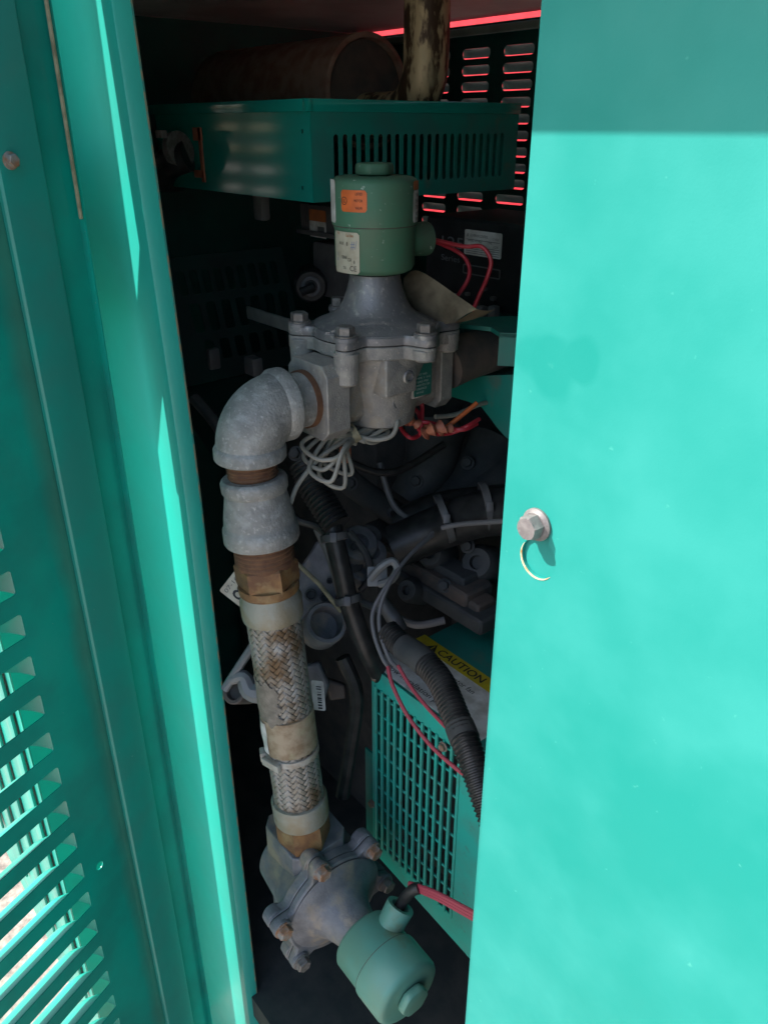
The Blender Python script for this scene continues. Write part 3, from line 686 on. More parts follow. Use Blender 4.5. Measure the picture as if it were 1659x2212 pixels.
# ================================================================== PIPE FITTINGS UNDER THE UPRIGHT VALVE
VV = VX; VX = -0.793
EY = on_x(537, 930, VX).y
ze = height_at((VX, EY), 872)          # height of the horizontal leg axis
inlet_z = O_UP.z - 0.066
ze = inlet_z
def band(o, ax, h, r): return [(0, r * 0.97), (h * 0.12, r), (h * 0.8, r), (h, r * 0.95)]
# nipple between valve and elbow
nip = thing('pipe_nipple', Vector((VX, 0.51, ze)), 'short pipe nipple with rusty thread between elbow and upright valve', 'pipe')
b = MB(); b.lathe((VX, 0.553, ze), -UY, [(0, 0.0345), (0.045, 0.0345), (0.06, 0.033)], seg=40); b.build('pipe_wall', 'galv', nip)
b = MB()
pr = []
for k in range(7): pr += [(k * 0.0026, 0.0338), (k * 0.0026 + 0.0013, 0.0352)]
b.lathe((VX, 0.5315 , ze), -UY, [(-0.004, 0.036)] + [(h * 0.55, r + 0.0016) for h, r in pr], seg=40); b.build('thread', 'rust', nip)
# elbow
elb = thing('pipe_elbow', Vector((VX, EY, ze - 0.09)), 'grey galvanised pipe elbow turning down from the upright valve', 'pipe elbow')
RC = 0.046
pts = []; 
y_out = 0.498
for k in range(4): pts.append(Vector((VX, y_out - (y_out - EY - RC) * k / 4, ze)))
for k in range(15):
    a = R(90 * k / 14); pts.append(Vector((VX, EY + RC - RC * math.sin(a), ze - RC + RC * math.cos(a))))
z_low = ze - RC - 0.010
for k in range(1, 5): pts.append(Vector((VX, EY, ze - RC - 0.010 * k / 4)))
rr = [0.0405 + 0.0 * i for i in range(len(pts))]
b = MB(); b.tube(pts, [0.040 + 0.002 * math.sin(math.pi * i / (len(pts) - 1)) for i in range(len(pts))], seg=48)
b.lathe((VX, y_out + 0.001, ze), -UY, [(0, 0.040), (0.001, 0.0440), (0.003, 0.0455), (0.013, 0.0455), (0.018, 0.0425), (0.020, 0.040)], seg=48)
b.lathe((VX, EY, z_low - 0.002), UZ, [(0, 0.0395), (0.001, 0.0430), (0.003, 0.0445), (0.014, 0.0445), (0.0175, 0.0425), (0.020, 0.0405)], seg=48)
b.build('elbow_body', 'galv', elb)
# the run below leans slightly outwards
P1 = Vector((VX, EY, z_low))
def down(px, py): return on_y(px, py, EY + 0.01)
P2 = down(657, 1795)
AX = (P2 - P1).normalized()
def along(px_row):
    # distance along the run at which it shows at this picture row
    lo, hi = 0.0, 1.2
    for _ in range(40):
        m = (lo + hi) / 2; p = P1 + AX * m; d = p - CAM
        row = CYP - FPX * d.dot(UP) / d.dot(FW)
        if row < px_row: lo = m
        else: hi = m
    return lo
d_nip0 = 0.0; d_red0 = along(1030); d_red1 = along(1166); d_hex0 = along(1212); d_hex1 = along(1262); d_col1 = along(1330); d_hose1 = along(1722); d_c2 = along(1762); d_end = along(1808)
cn = thing('close_nipple', P1, 'dark rusty threaded nipple between elbow and reducer', 'pipe')
b = MB(); pr = [(-0.006, 0.030)]
n_ = 6
for k in range(n_): pr += [(k * (d_red0 + 0.004) / n_, 0.0300), ((k + 0.5) * (d_red0 + 0.004) / n_, 0.0316)]
b.lathe(P1, AX, pr + [(d_red0 + 0.006, 0.030)], seg=40); b.build('thread', 'rust', cn)
red = thing('pipe_reducer', P1 + AX * d_red1, 'grey galvanised bell reducer below the elbow, wider at its foot', 'pipe reducer')
L_ = d_red1 - d_red0
b = MB(); b.lathe(P1 + AX * d_red0, AX, [(-0.001, 0.038), (0.001, 0.0405), (0.004, 0.0418), (0.015, 0.0415), (0.019, 0.0390), (0.024, 0.0395), (0.036, 0.0420), (0.050, 0.0445), (L_ - 0.030, 0.0450), (L_ - 0.024, 0.0458),
    (L_ - 0.021, 0.0480), (L_ - 0.004, 0.0485), (L_ - 0.001, 0.047), (L_, 0.044)], seg=56)
b.build('reducer_body', 'galv', red)

# ================================================================== BRAIDED HOSE
hose = thing('braided_gas_hose', P1 + AX * d_end, 'braided steel flexible gas hose with rusty hex nuts hanging in the doorway', 'hose')
hb_ = MB(); pr = [(-0.006, 0.037)]
Lh = d_hex0 - d_red1
for k in range(5): pr += [(k * Lh / 5, 0.0370), ((k + 0.5) * Lh / 5, 0.0388)]
hb_.lathe(P1 + AX * d_red1, AX, pr + [(Lh + 0.004, 0.037)], seg=40); hb_.build('thread', 'rust', hose)
hx_ = MB(); hl = d_hex1 - d_hex0; hx_.lathe(P1 + AX * d_hex0, AX, [(-0.002, 0.037), (0.002, 0.0418), (hl * 0.75, 0.0418), (hl, 0.0395)], seg=6, a0=0.62, hint=UX)
hx_.lathe(P1 + AX * d_hex1, AX, [(-0.004, 0.040), (0.006, 0.040), (0.009, 0.038)], seg=40)
hx_.build('hex_nut', 'rust_hex', hose, ang=20)
cl_ = MB(); q = d_col1 - d_hex1; cl_.lathe(P1 + AX * (d_hex1 + 0.004), AX, [(0, 0.035), (0.001, 0.0375), (0.010, 0.0385), (0.016, 0.0412), (q - 0.012, 0.0412), (q - 0.005, 0.0402), (q - 0.004, 0.036)], seg=48)
cl_.build('collar', 'collar', hose)
RH = 0.0358
co = MB(); co.lathe(P1 + AX * (d_col1 - 0.012), AX, [(0, RH - 0.002), (d_hose1 - d_col1 + 0.02, RH - 0.002)], seg=40); co.build('hose_core', 'braid_core', hose)
# woven wire bands
WIRES = [(-1 + 2 * q / 8, (0.0002 if q % 2 else -0.00025) - 0.0004 * abs(-1 + q / 4) ** 2) for q in range(9)]; NW = 9
br = MB(); NS = 24; Lb = d_hose1 - d_col1 + 0.016; o0 = P1 + AX * (d_col1 - 0.010); bu, bv, bn = frame(AX, UX)
TW = 0.92                                       # tangent of the winding angle
tot = Lb / RH * TW
def weave(x): # square-ish wave
    s = math.cos(math.pi / 2 * x - math.pi / 4); return math.tanh(3.0 * s)
steps = int(tot * NS / math.pi * 4)
for fam in (1, -1):
    for i in range(NS):
        vs = []; fs = []
        for st in range(steps + 1):
            s = tot * st / steps; k = s * NS / math.pi
            w = weave(2 * i + k) if fam == 1 else -weave(2 * i - k)
            ph = 2 * math.pi * i / NS + fam * s; h = Lb * st / steps
            rr_ = RH + 0.0009 * w
            for e, dr in WIRES:
                # band's half width across its own run
                hw = 0.0030
                dph = e * hw * math.cos(math.atan(TW)) / RH; dh = -fam * e * hw * math.sin(math.atan(TW))
                p = o0 + AX * (h + dh) + (bu * math.cos(ph + dph) + bv * math.sin(ph + dph)) * (rr_ + dr)
                vs.append(p)
        for st in range(steps):
            for c in range(NW - 1):
                a = st * NW + c; fs.append((a, a + 1, a + NW + 1, a + NW))
        br.add(vs, fs)
bo = br.build('braid', 'braid', hose, ang=60, fix=False); bo['kind'] = 'stuff'
# label band, tape and tie
db0, db1 = along(1530), along(1605)
b = MB(); b.lathe(P1 + AX * db0, AX, [(0, RH + 0.0008), (0.0006, RH + 0.0024), (db1 - db0 - 0.0006, RH + 0.0024), (db1 - db0, RH + 0.0008)], seg=48, cap=False); lbnd = b.build('label_band', 'tag_band', hose)
def wrap(mb, d0, d1, a0, a1, rad, edge=0.0, n=24, m=10):
    def fn(i, j):
        wob = edge * (math.sin(i * 17) + math.sin(i * 31 + 1)) * (1 if j > 0.5 else -1) * abs(j - 0.5) * 2
        wob2 = edge * (math.sin(j * 19) + math.sin(j * 37 + 2)) * (1 if i > 0.5 else -1) * abs(i - 0.5) * 2 / rad
        a = a0 + (a1 - a0) * i + wob2; d = d0 + (d1 - d0) * j + wob
        return P1 + AX * d + (bu * math.cos(a) + bv * math.sin(a)) * (rad + 0.0006 * math.sin(i * 9 + j * 7))
    mb.map2(n, m, fn); return mb
def facing(px, py):
    d = (CAM - (P1 + AX * along(py))).normalized(); p = Vector(d); base = math.atan2(p.dot(bv), p.dot(bu))
    # sideways offset in picture -> angle
    c = P1 + AX * along(py); dd = c - CAM; xc = CXP + FPX * dd.dot(RT) / dd.dot(FW)
    off = (px - xc) / FPX * dd.dot(FW) / RH
    sgn = 1 if (-(bu * math.sin(base)) + bv * math.cos(base)).dot(RT) > 0 else -1
    return base + sgn * math.asin(max(-1, min(1, off)))
a_l, a_r = facing(540, 1460), facing(600, 1460)
wrap(MB(), along(1448), along(1532), a_l - (0.7 if a_l < a_r else -0.7), a_r - (0.1 if a_l < a_r else -0.1), RH + 0.0022, 0.003).build('tape_patch', 'tape', hose)
a_l2, a_r2 = facing(565, 1570), facing(580, 1570)
wp = wrap(MB(), along(1535), along(1600), a_l2 - (0.5 if a_l2 < a_r2 else -0.5), a_r2, RH + 0.0034, 0.0).build('white_sticker', 'white', hose)
dt = along(1618)
b = MB(); b.lathe(P1 + AX * (dt - 0.006), AX, [(0, RH + 0.0012), (0.0006, RH + 0.0030), (0.0095, RH + 0.0030), (0.010, RH + 0.0012)], seg=40, cap=False)
a_t = facing(590, 1618); pt = P1 + AX * dt + (bu * math.cos(a_t) + bv * math.sin(a_t)) * (RH + 0.005)
nrm_t = (bu * math.cos(a_t) + bv * math.sin(a_t)); tan_t = AX.cross(nrm_t)
b.box(pt, (0.034, 0.007, 0.012), (tan_t, nrm_t, AX), bev=0.0015)
a_t2 = facing(572, 1618); n2 = (bu * math.cos(a_t2) + bv * math.sin(a_t2)); b.box(P1 + AX * dt + n2 * (RH + 0.006), (0.016, 0.009, 0.015), (AX.cross(n2), n2, AX), bev=0.0015)
b.build('cable_tie', 'zip', hose)
# lower end
cl_ = MB(); q = d_c2 - d_hose1; cl_.lathe(P1 + AX * (d_hose1 - 0.004), AX, [(0, 0.036), (0.001, 0.0405), (0.004, 0.0418), (q, 0.0415), (q + 0.004, 0.0395), (q + 0.005, 0.034)], seg=48); cl_.build('collar', 'collar', hose)
hx_ = MB(); hl = d_end - d_c2; hx_.lathe(P1 + AX * (d_c2 - 0.002), AX, [(0, 0.036), (0.003, 0.0405), (hl * 0.85, 0.0405), (hl + 0.004, 0.038)], seg=6, a0=0.4, hint=UX); hx_.build('hex_nut', 'rust_hex', hose, ang=20)

# ================================================================== LOWER VALVE
PE = P1 + AX * d_end
VL_A = Vector((1.0, -0.02, -0.04)).normalized()
O_LOW = Vector((PE.x + 0.050, PE.y + 0.010, PE.z - 0.096))
tl, LW_ = solenoid('solenoid_valve', O_LOW, VL_A, UZ, 'lower solenoid valve lying on its side with green coil pointing right', False)
cam_l = math.atan2((CAM - O_LOW).dot(LW_['C']), (CAM - O_LOW).dot(LW_['B']))
cr = LW_['cyl'](LW_['low'], None, 'cream_label', 'cream', R(-128), 0.75, LW_['H0'] + 0.006, LW_['H0'] + 0.052, LW_['RL'] + 0.001)

# ================================================================== MUFFLER, HEAT SHIELD
BX = on_y(676, 438, 0.70).x; BZ0 = on_y(676, 438, 0.70).z; BZ1 = on_y(675, 214, 0.70).z
BXL = on_y(352, 400, 0.70).x
rr_ = ray(1110, 405); BY1 = (CAM + rr_ * (BX / rr_.x)).y
hs = thing('heat_shield', Vector(((BX + BXL) / 2, (0.70 + BY1) / 2, BZ0)), 'slotted turquoise heat shield box under the muffler', 'heat shield')
T_ = 0.0015
# front face
b = MB(); hlo = [circ(on_y(653, y_, 0.70).x, on_y(653, y_, 0.70).z, 0.003, 10) for y_ in (284, 406)]
b.plate([(BXL, BZ0), (BX, BZ0), (BX, BZ1), (BXL, BZ1)], hlo, (0, 0.70, 0), UX, UZ, UY, T_); b.build('front_sheet', 'teal_gloss', hs)
# side face with the row of upright slots
def on_side(px, py):
    r = ray(px, py); p = CAM + r * (BX / r.x); return p.y, p.z
ya, zt = on_side(726, 292); yb, _ = on_side(1085, 292); zbm = on_side(726, 400)[1]; zt = on_side(726, 290)[1]
ns = 22; hl = []
for k in range(ns):
    yy = ya + (yb - ya) * k / (ns - 1); w = 0.0095; hl.append(rrect(w, zt - zbm, 0.0046, 4, yy - w / 2, zbm))
b = MB(); b.plate([(0.702, BZ0), (BY1, BZ0), (BY1, BZ1), (0.702, BZ1)], hl, (BX, 0, 0), UY, UZ, -UX, T_); b.build('slotted_side', 'teal_dull', hs)
b = MB(); b.box((BX - 0.003, (0.70 + BY1) / 2 - 0.002, BZ1 - 0.007), (0.010, BY1 - 0.70 + 0.010, 0.017), bev=0.002)
b.box(((BX + BXL) / 2 - 0.004, 0.6975, BZ1 - 0.007), (BX - BXL + 0.018, 0.009, 0.0165), bev=0.002); b.build('top_lip', 'teal_gloss', hs)
b = MB(); b.box(((BX + BXL) / 2, BY1, (BZ0 + BZ1) / 2), (BX - BXL - 0.004, 0.002, BZ1 - BZ0)); b.box((BXL, (0.702 + BY1) / 2, (BZ0 + BZ1) / 2), (0.002, BY1 - 0.706, BZ1 - BZ0))
b.box(((BX + BXL) / 2, (0.704 + BY1) / 2, BZ0 + 0.004), (BX - BXL - 0.008, BY1 - 0.712, 0.002)); b.build('back_sheets', 'teal_dull', hs)

mc = on_y(797, 200, 0.95)
mu = thing('muffler', Vector((mc.x - 0.25, 0.95, mc.z - 0.087)), 'rusty brown exhaust muffler lying in the heat shield under the roof', 'muffler')
xl = on_y(475, 200, 0.95).x; RM = 0.088
b = MB(); b.lathe((xl, 0.95, mc.z), UX, [(0, 0.03), (0.004, 0.055), (0.02, 0.078), (0.045, RM), (mc.x - xl - 0.02, RM), (mc.x - xl - 0.019, RM + 0.002), (mc.x - xl - 0.002, RM + 0.002), (mc.x - xl, RM - 0.001), (mc.x - xl, RM - 0.006), (mc.x - xl - 0.012, RM - 0.009), (mc.x - xl - 0.010, 0.03)], seg=56)
b.build('muffler_shell', 'muffler', mu)
b = MB(); b.lathe((mc.x - 0.0115, 0.95, mc.z), UX, [(0, RM - 0.0085), (0.002, RM - 0.010), (0.006, RM - 0.03), (0.008, 0.02)], seg=48); b.build('end_cap', 'engine_brown', mu)  # end disc in a darker brown, standing for the shade in its recess
vx = on_y(922, 50, 0.95).x; RP = 0.0355; bend = 0.075
pz = mc.z - 0.035
pts = [Vector((mc.x - 0.02, 0.95, pz))] + [Vector((vx - bend + bend * math.sin(R(a)), 0.95, pz + bend - bend * math.cos(R(a)))) for a in range(0, 91, 6)] + [Vector((vx, 0.95, pz + bend + 0.03)), Vector((vx, 0.95, ZC + 0.01)), Vector((vx, 0.95, ZC + 0.12))]
b = MB(); b.tube(pts, RP, seg=32); b.build('exhaust_pipe', 'exhaust', mu)

# hose and clamp at the far end of the heat shield
hc = thing('hose_clamp', on_y(380, 340, 0.66), 'black hose end held by a shiny clamp at the heat shield corner', 'hose clamp')
p_h = on_y(375, 332, 0.66); 
b = MB(); b.tube(smooth([p_h + Vector((-0.20, 0.10, -0.05)), p_h + Vector((-0.10, 0.02, -0.04)), p_h + Vector((-0.02, 0.0, -0.016)), p_h + Vector((0.012, 0.02, -0.004))], 6), 0.025, seg=18); b.build('hose_end', 'rubber', hc)
b = MB(); b.lathe(p_h + Vector((-0.002, 0.006, 0.004)), Vector((1, 0.3, 0.2)), [(0, 0.026), (0.001, 0.030), (0.013, 0.030), (0.014, 0.026)], seg=24)
b.box(p_h + Vector((0.005, -0.020, 0.03)), (0.022, 0.012, 0.012), bev=0.002); b.build('clamp_ring', 'steel_bolt', hc)
b = MB(); b.box(p_h + Vector((0.036, 0.034, -0.002)), (0.010, 0.003, 0.085), bev=0.001); b.box(p_h + Vector((0.022, 0.034, -0.032)), (0.036, 0.003, 0.012), bev=0.001); b.box(p_h + Vector((0.028, 0.034, 0.03)), (0.03, 0.003, 0.02), bev=0.001); b.build('rusty_tab', 'conn', hc)

# ================================================================== THINGS BEHIND THE UPRIGHT VALVE
# grey regulator with orange and white sticker
Yg = 0.86
rg = thing('regulator_housing', on_y(700, 620, Yg), 'grey regulator housing with orange-topped white sticker below the heat shield', 'regulator')
a_, c_ = on_y(648, 438, Yg), on_y(760, 515, Yg)
b = MB(); b.box(((a_.x + c_.x) / 2, Yg + 0.06, (a_.z + c_.z) / 2), (c_.x - a_.x, 0.12, a_.z - c_.z), bev=0.005)
for k in range(4): b.box((a_.x + 0.006 + 0.006 * k, Yg - 0.001, (a_.z + c_.z) / 2 + 0.004), (0.002, 0.004, (a_.z - c_.z) * 0.8))
rgb = b.build('upper_housing', 'grey_cast', rg)
d_, e_ = on_y(668, 520, Yg), on_y(760, 660, Yg)
b = MB(); b.box(((d_.x + e_.x) / 2, Yg + 0.05, (d_.z + e_.z) / 2), (e_.x - d_.x, 0.09, d_.z - e_.z), bev=0.008)
b.box(((a_.x + c_.x) / 2, Yg + 0.055, c_.z - 0.001), (c_.x - a_.x + 0.012, 0.125, 0.008), bev=0.002); b.build('lower_housing', 'grey_cast', rg)
l0, l1 = on_y(672, 510, Yg), on_y(705, 457, Yg)
w, h = l1.x - l0.x, l1.z - l0.z
b = MB(); b.plate(rrect(w, h * 0.6, 0.002, 3), [], l0 + Vector((0, -0.0012, 0)), UX, UZ, -UY, 0.0006); wst = b.build('sticker', 'white', rg)
b = MB(); b.plate(rrect(w, h * 0.42, 0.002, 3, 0, h * 0.6), [], l0 + Vector((0, -0.0012, 0)), UX, UZ, -UY, 0.0006); b.build('sticker_header', 'orange_dim', rg)
b = MB(); b.plate(rrect(w * 0.4, h * 0.3, 0.001, 2, w * 0.5, h * 0.12), [], l0 + Vector((0, -0.002, 0)), UX, UZ, -UY, 0.0003); b.build('sticker_mark', 'ink_faded', wst)
# round sender
sn = thing('oil_sender', on_y(668, 650, 0.84), 'round black sender with a bright metal ring left of the bonnet', 'sender')
c = on_y(672, 618, 0.84)
b = MB(); b.lathe(c, Vector((1, -0.7, 0)).normalized() * -1, [(-0.004, 0.026), (0.0, 0.030), (0.05, 0.032), (0.052, 0.02)], seg=28); b.build('sender_body', 'black', sn)
b = MB(); b.lathe(c, Vector((1, -0.7, 0)).normalized(), [(0, 0.018), (0.006, 0.018), (0.007, 0.016), (0.006, 0.012), (-0.002, 0.011)], seg=28, cap=False); b.build('ring', 'alu_dirty', sn)
b = MB(); b.tube([c, c + Vector((0.018, -0.012, 0)), c + Vector((0.010, -0.03, -0.006))], 0.008, seg=10); b.build('terminal', 'black', sn)
# black ignition module with nameplate
Ym = 0.98
im = thing('ignition_module', on_y(1040, 690, Ym), 'black control module with white nameplate and the number 125 behind red wires', 'control box')
a_, c_ = on_y(918, 462, Ym), on_y(1180, 700, Ym)
b = MB(); b.box(((a_.x + c_.x) / 2, Ym + 0.09, (a_.z + c_.z) / 2 ), (c_.x - a_.x, 0.18, a_.z - c_.z), bev=0.012, seg=3); imb = b.build('module_case', 'black', im)
n0, n1 = on_y(1003, 548, Ym), on_y(1086, 505, Ym)
w = n1.x - n0.x; h = n1.z - n0.z
b = MB(); b.plate(rrect(w, h, 0.003, 4), [], n0 + Vector((0, -0.0006, 0)), UX, UZ, -UY, 0.0006); npl = b.build('nameplate', 'white', im)
lines = [('A', w * 0.06, h * 0.72, h * 0.22, w * 0.06), ('GOVERNOR CONTROL', w * 0.16, h * 0.74, h * 0.15, w * 0.48), ('12 VDC', w * 0.76, h * 0.70, h * 0.12, w * 0.17), ('SERIAL NO 4821', w * 0.10, h * 0.54, h * 0.12, w * 0.38), ('TYPE', w * 0.62, h * 0.53, h * 0.13, w * 0.13), ('125', w * 0.80, h * 0.40, h * 0.13, w * 0.12)]
deliver_lines(npl, n0 + Vector((0, -0.0013, 0)), UX, UZ, -UY, lines, 'ink')
b = MB()
for k in range(5): b.box(n0 + Vector((w * 0.5, -0.0016, h * (0.08 + 0.085 * k + (0.2 if k > 3 else 0)))), (w * 0.9, 0.0002, h * 0.022))
b.build('rules', 'ink_faded', npl)
t0 = on_y(955, 532, Ym)
M['ink_grey'] = mat('grey_print', (0.15, 0.16, 0.17), 0.6)
deliver_lines(im, t0 + Vector((0, -0.0008, 0)), UX, UZ, -UY, [('125', 0, 0, 0.026, 0.052), ('Series', 0.0, -0.022, 0.014, 0.045)], 'ink_grey', 'number_print')
t1 = on_y(1000, 590, Ym); 
b = MB(); b.plate(rrect(0.085, 0.016, 0.003, 3), [rrect(0.081, 0.012, 0.002, 3, 0.002, 0.002)], t1 + Vector((0, -0.0005, 0)), UX, UZ, -UY, 0.0006); b.build('outline_mark', 'ink_faded', im)
for (x_, y_, w_) in ((985, 640, 0.012), (1010, 635, 0.008), (1030, 655, 0.010), (1065, 645, 0.009), (1048, 625, 0.007)):
    b = MB(); b.box(on_y(x_, y_, Ym - 0.004), (w_, 0.008, w_ * 0.8), bev=0.002); b.build('terminal', 'grey_cast', im)
# connectors under it
for x_ in (1040, 1066):
    o = MB(); p = on_y(x_, 678, Ym - 0.02); o.box(p, (0.014, 0.014, 0.026), bev=0.002)
    o.build('terminal', 'grey_light', im)
# curled stained paper tag behind the bonnet
pt_ = at(960, 640, 1.04)
pp = thing('curled_paper_tag', pt_, 'curled stained brown paper tag stuck behind the upright bonnet', 'paper tag')
c00, c10, c01, c11 = at(885, 590, 1.00), at(985, 690, 0.97), at(905, 575, 1.10), at(1085, 655, 1.06)
A0, A1, A2, A3 = at(872, 600, 1.03), at(905, 585, 1.02), at(990, 640, 0.99), at(1030, 668, 0.985)
B0, B1, B2, B3 = at(870, 660, 1.06), at(900, 690, 1.05), at(950, 700, 1.03), at(980, 697, 1.0)
sa, sb_ = smooth([A0, A1, A2, A3], 6), smooth([B0, B1, B2, B3], 6)
b = MB()
def pf(i, j):
    k = min(int(round(i * 18)), 18); p = sa[k].lerp(sb_[k], j); bul = math.sin(j * math.pi) * 0.012 * (1 - 0.4 * i)
    return p - FW * bul
b.map2(18, 8, pf); b.build('tag_sheet', 'paper', pp, fix=False)
b = MB()
f0, f1, f2 = at(1030, 668, 0.985), at(980, 698, 1.0), at(1095, 652, 1.06)
b.map2(6, 4, lambda i, j: (f1.lerp(f0, j)).lerp(f2, i) + UZ * (-0.006 * math.sin(i * math.pi)))
b.build('folded_flap', 'paper', pp, fix=False)

# red wire loops out of the coil hub
hub_e = U_['P'](U_['H0'] + 0.034, 0, 0) + HUB_UP * (0.042 + 0.035)
dh = (hub_e - CAM).dot(FW)
rw = thing('coil_lead', hub_e, 'larger red wire loop from the upright valve coil', 'wire', 'coil leads')
b = MB(); b.tube(smooth([hub_e - HUB_UP * 0.03, hub_e, at(1000, 532, dh + 0.01), at(1040, 533, dh), at(1060, 562, dh), at(1052, 600, dh + 0.01), at(1034, 640, dh + 0.03), at(1020, 672, dh + 0.04)], 7), 0.0028, seg=10); b.build('insulation', 'wire_red', rw)
rw = thing('coil_lead', hub_e + UY * 0.004, 'smaller red wire loop from the upright valve coil', 'wire', 'coil leads')
b = MB(); b.tube(smooth([hub_e - HUB_UP * 0.03 + UZ * 0.003, hub_e, at(990, 545, dh + 0.02), at(1012, 572, dh + 0.02), at(1012, 600, dh + 0.02), at(995, 630, dh + 0.03), at(975, 655, dh + 0.05)], 7), 0.0027, seg=10); b.build('insulation', 'wire_red', rw)

# green brackets at the right behind the valve
def slab(name, pts, Y, thick, material, parent, bev=0.0):
    P_ = [on_y(x, y, Y) for x, y in pts]; mb = MB(); mb.plate([(p.x, p.z) for p in P_], [], (0, Y, 0), UX, UZ, UY, thick)
    return mb.build(name, material, parent)
Yk = 0.84
gb = thing('engine_bracket', on_y(1060, 720, Yk), 'turquoise folded steel bracket right of the upright valve body', 'bracket')
zt_ = on_y(1060, 706, Yk).z
e0, e1 = on_z(985, 710, zt_), on_z(1125, 690, zt_)
q = [on_z(x, y, zt_) for x, y in ((985, 708), (1060, 716), (1078, 728), (1180, 732), (1180, 690), (1010, 694))]
b = MB(); b.plate([(p.x, p.y) for p in q], [], (0, 0, zt_), UX, UY, UZ, 0.006); b.build('top_plate', 'teal_dull', gb)
f_ = [q[2], q[3]]
b = MB()
dq = (q[3] - q[2]); hh_ = 0.040
b.add([q[2] + UZ * 0.005, q[3] + UZ * 0.005, q[3] - UZ * hh_, q[2] - UZ * hh_, q[2] + UZ * 0.005 + UY * 0.007, q[3] + UZ * 0.005 + UY * 0.007, q[3] - UZ * hh_ + UY * 0.007, q[2] - UZ * hh_ + UY * 0.007],
      [(0, 1, 2, 3), (7, 6, 5, 4), (0, 4, 5, 1), (1, 5, 6, 2), (2, 6, 7, 3), (3, 7, 4, 0)]); b.build('down_flange', 'teal_dull', gb)
bp = thing('rusty_pipe_stub', at(1010, 770, 1.12), 'rusty brown pipe stub under the turquoise bracket', 'pipe')
b = MB(); b.tube([at(960, 790, 1.10), at(1000, 772, 1.12), at(1090, 745, 1.16), at(1150, 730, 1.18)], [0.034, 0.034, 0.032, 0.032], seg=24); b.build('pipe_wall', 'engine_brown', bp)
ga = thing('engine_mount_arm', at(1060, 860, 1.0), 'sloping turquoise mounting arm below the folded bracket', 'bracket')
Ya = 0.83
slab('arm_plate', ((940, 822), (985, 816), (1040, 812), (1140, 808), (1140, 975), (1092, 944), (1072, 922), (1056, 900), (1040, 880), (1012, 868), (966, 854), (940, 848)), Ya, 0.012, 'teal_dull', ga)
q = [on_y(x, y, Ya) for x, y in ((940, 822), (1040, 812), (1140, 808))]
b = MB(); b.add([q[0], q[1], q[2], q[2] + Vector((0, 0.12, 0.0)), q[1] + Vector((0, 0.12, 0)), q[0] + Vector((0, 0.12, 0))], [(0, 1, 4, 5), (1, 2, 3, 4)]); b.build('arm_shelf', 'teal_dull', ga, fix=False)

# ================================================================== WIRES UNDER THE VALVE
cw = thing('coiled_grey_cable', at(730, 960, 1.05), 'bundled loops of thin grey cable hanging below the upright valve', 'cable')
b = MB()
tie = at(768, 940, 1.03)
b.tube(smooth([at(628, 1088, 0.99), at(645, 1045, 1.0), at(690, 990, 1.01), at(735, 958, 1.02), tie, at(800, 925, 1.04), at(850, 915, 1.05), at(862, 890, 1.08)], 8), 0.0031, seg=8)
for k, (x, y, d) in enumerate(((652, 960, 1.0), (656, 985, 1.01), (668, 1012, 1.0), (690, 1026, 1.02), (700, 1000, 1.03))):
    up_ = at(690 + 8 * k, 935 + 6 * k, d + 0.01); lw = at(x + 35 + 6 * k, y + 32 - 2 * k, d - 0.01)
    b.tube(smooth([tie + UZ * 0.004 * (2 - k), at(735, 928 + 5 * k, d), up_, at(x, y, d), lw, at(735 + 3 * k, 985 - 6 * k, d - 0.01), tie - UZ * 0.003 * k], 8), 0.0029, seg=8)
for k, (x, y) in enumerate(((838, 935), (822, 948), (846, 918), (812, 940))):
    b.tube(smooth([tie, at(795, 925 + 4 * k, 1.04), at(x - 10, y - 10, 1.05), at(x, y, 1.05), at(x - 18, y + 9, 1.04), at(785, 948 + k * 2, 1.03), tie], 7), 0.0029, seg=8)
b.tube(smooth([tie, at(810, 950, 1.03), at(845, 942, 1.03), at(858, 915, 1.03), at(857, 885, 1.05)], 7), 0.0031, seg=8)
b.build('cable_loops', 'wire_grey', cw)
b = MB(); b.lathe(tie - RT * 0.006, RT + UP * 0.6, [(0, 0.013), (0.010, 0.013)], seg=14, cap=True); b.build('tie_band', 'gasket', cw)
cn_ = thing('wire_connector', at(748, 982, 1.04), 'small orange-brown connector hanging behind the grey cable bundle', 'connector')
b = MB(); b.box(at(746, 982, 1.05), (0.016, 0.012, 0.022), (RT, FW, UP), bev=0.003); b.build('connector_body', 'conn', cn_)
hw = thing('red_wire_bunch', at(920, 920, 1.08), 'tangle of red and orange wires with taped joints below the valve', 'wires')
b = MB()
for path in ([(905, 850), (912, 880), (910, 920), (905, 940), (885, 945), (865, 920), (872, 890), (900, 855)], [(850, 905), (880, 915), (920, 912), (960, 922), (1000, 928), (1030, 915)], [(945, 938), (975, 935), (1010, 920), (1035, 905)], [(880, 870), (905, 895), (905, 930)]):
    b.tube(smooth([at(x, y, 1.08 + 0.01 * (i % 2)) for i, (x, y) in enumerate(path)], 7), 0.0030, seg=8)
b.build('red_leads', 'wire_red', hw)
b = MB()
for path in ([(930, 935), (960, 925), (1000, 895), (1030, 870)], [(880, 905), (905, 915), (935, 925)]):
    b.tube(smooth([at(x, y, 1.09) for x, y in path], 7), 0.0033, seg=8)
b.build('orange_leads', 'wire_orange', hw)
b = MB()
for (x, y, x2, y2, r_) in ((915, 938, 955, 922, 0.011), (875, 908, 905, 918, 0.008), (950, 935, 975, 925, 0.007)):
    b.tube(smooth([at(x, y, 1.08), at((x + x2) / 2, (y + y2) / 2 - 3, 1.075), at(x2, y2, 1.08)], 4), [r_ * (0.7 + 0.3 * math.sin(k * 2.1)) for k in range(9)], seg=10)
b.build('taped_joints', 'conn', hw)
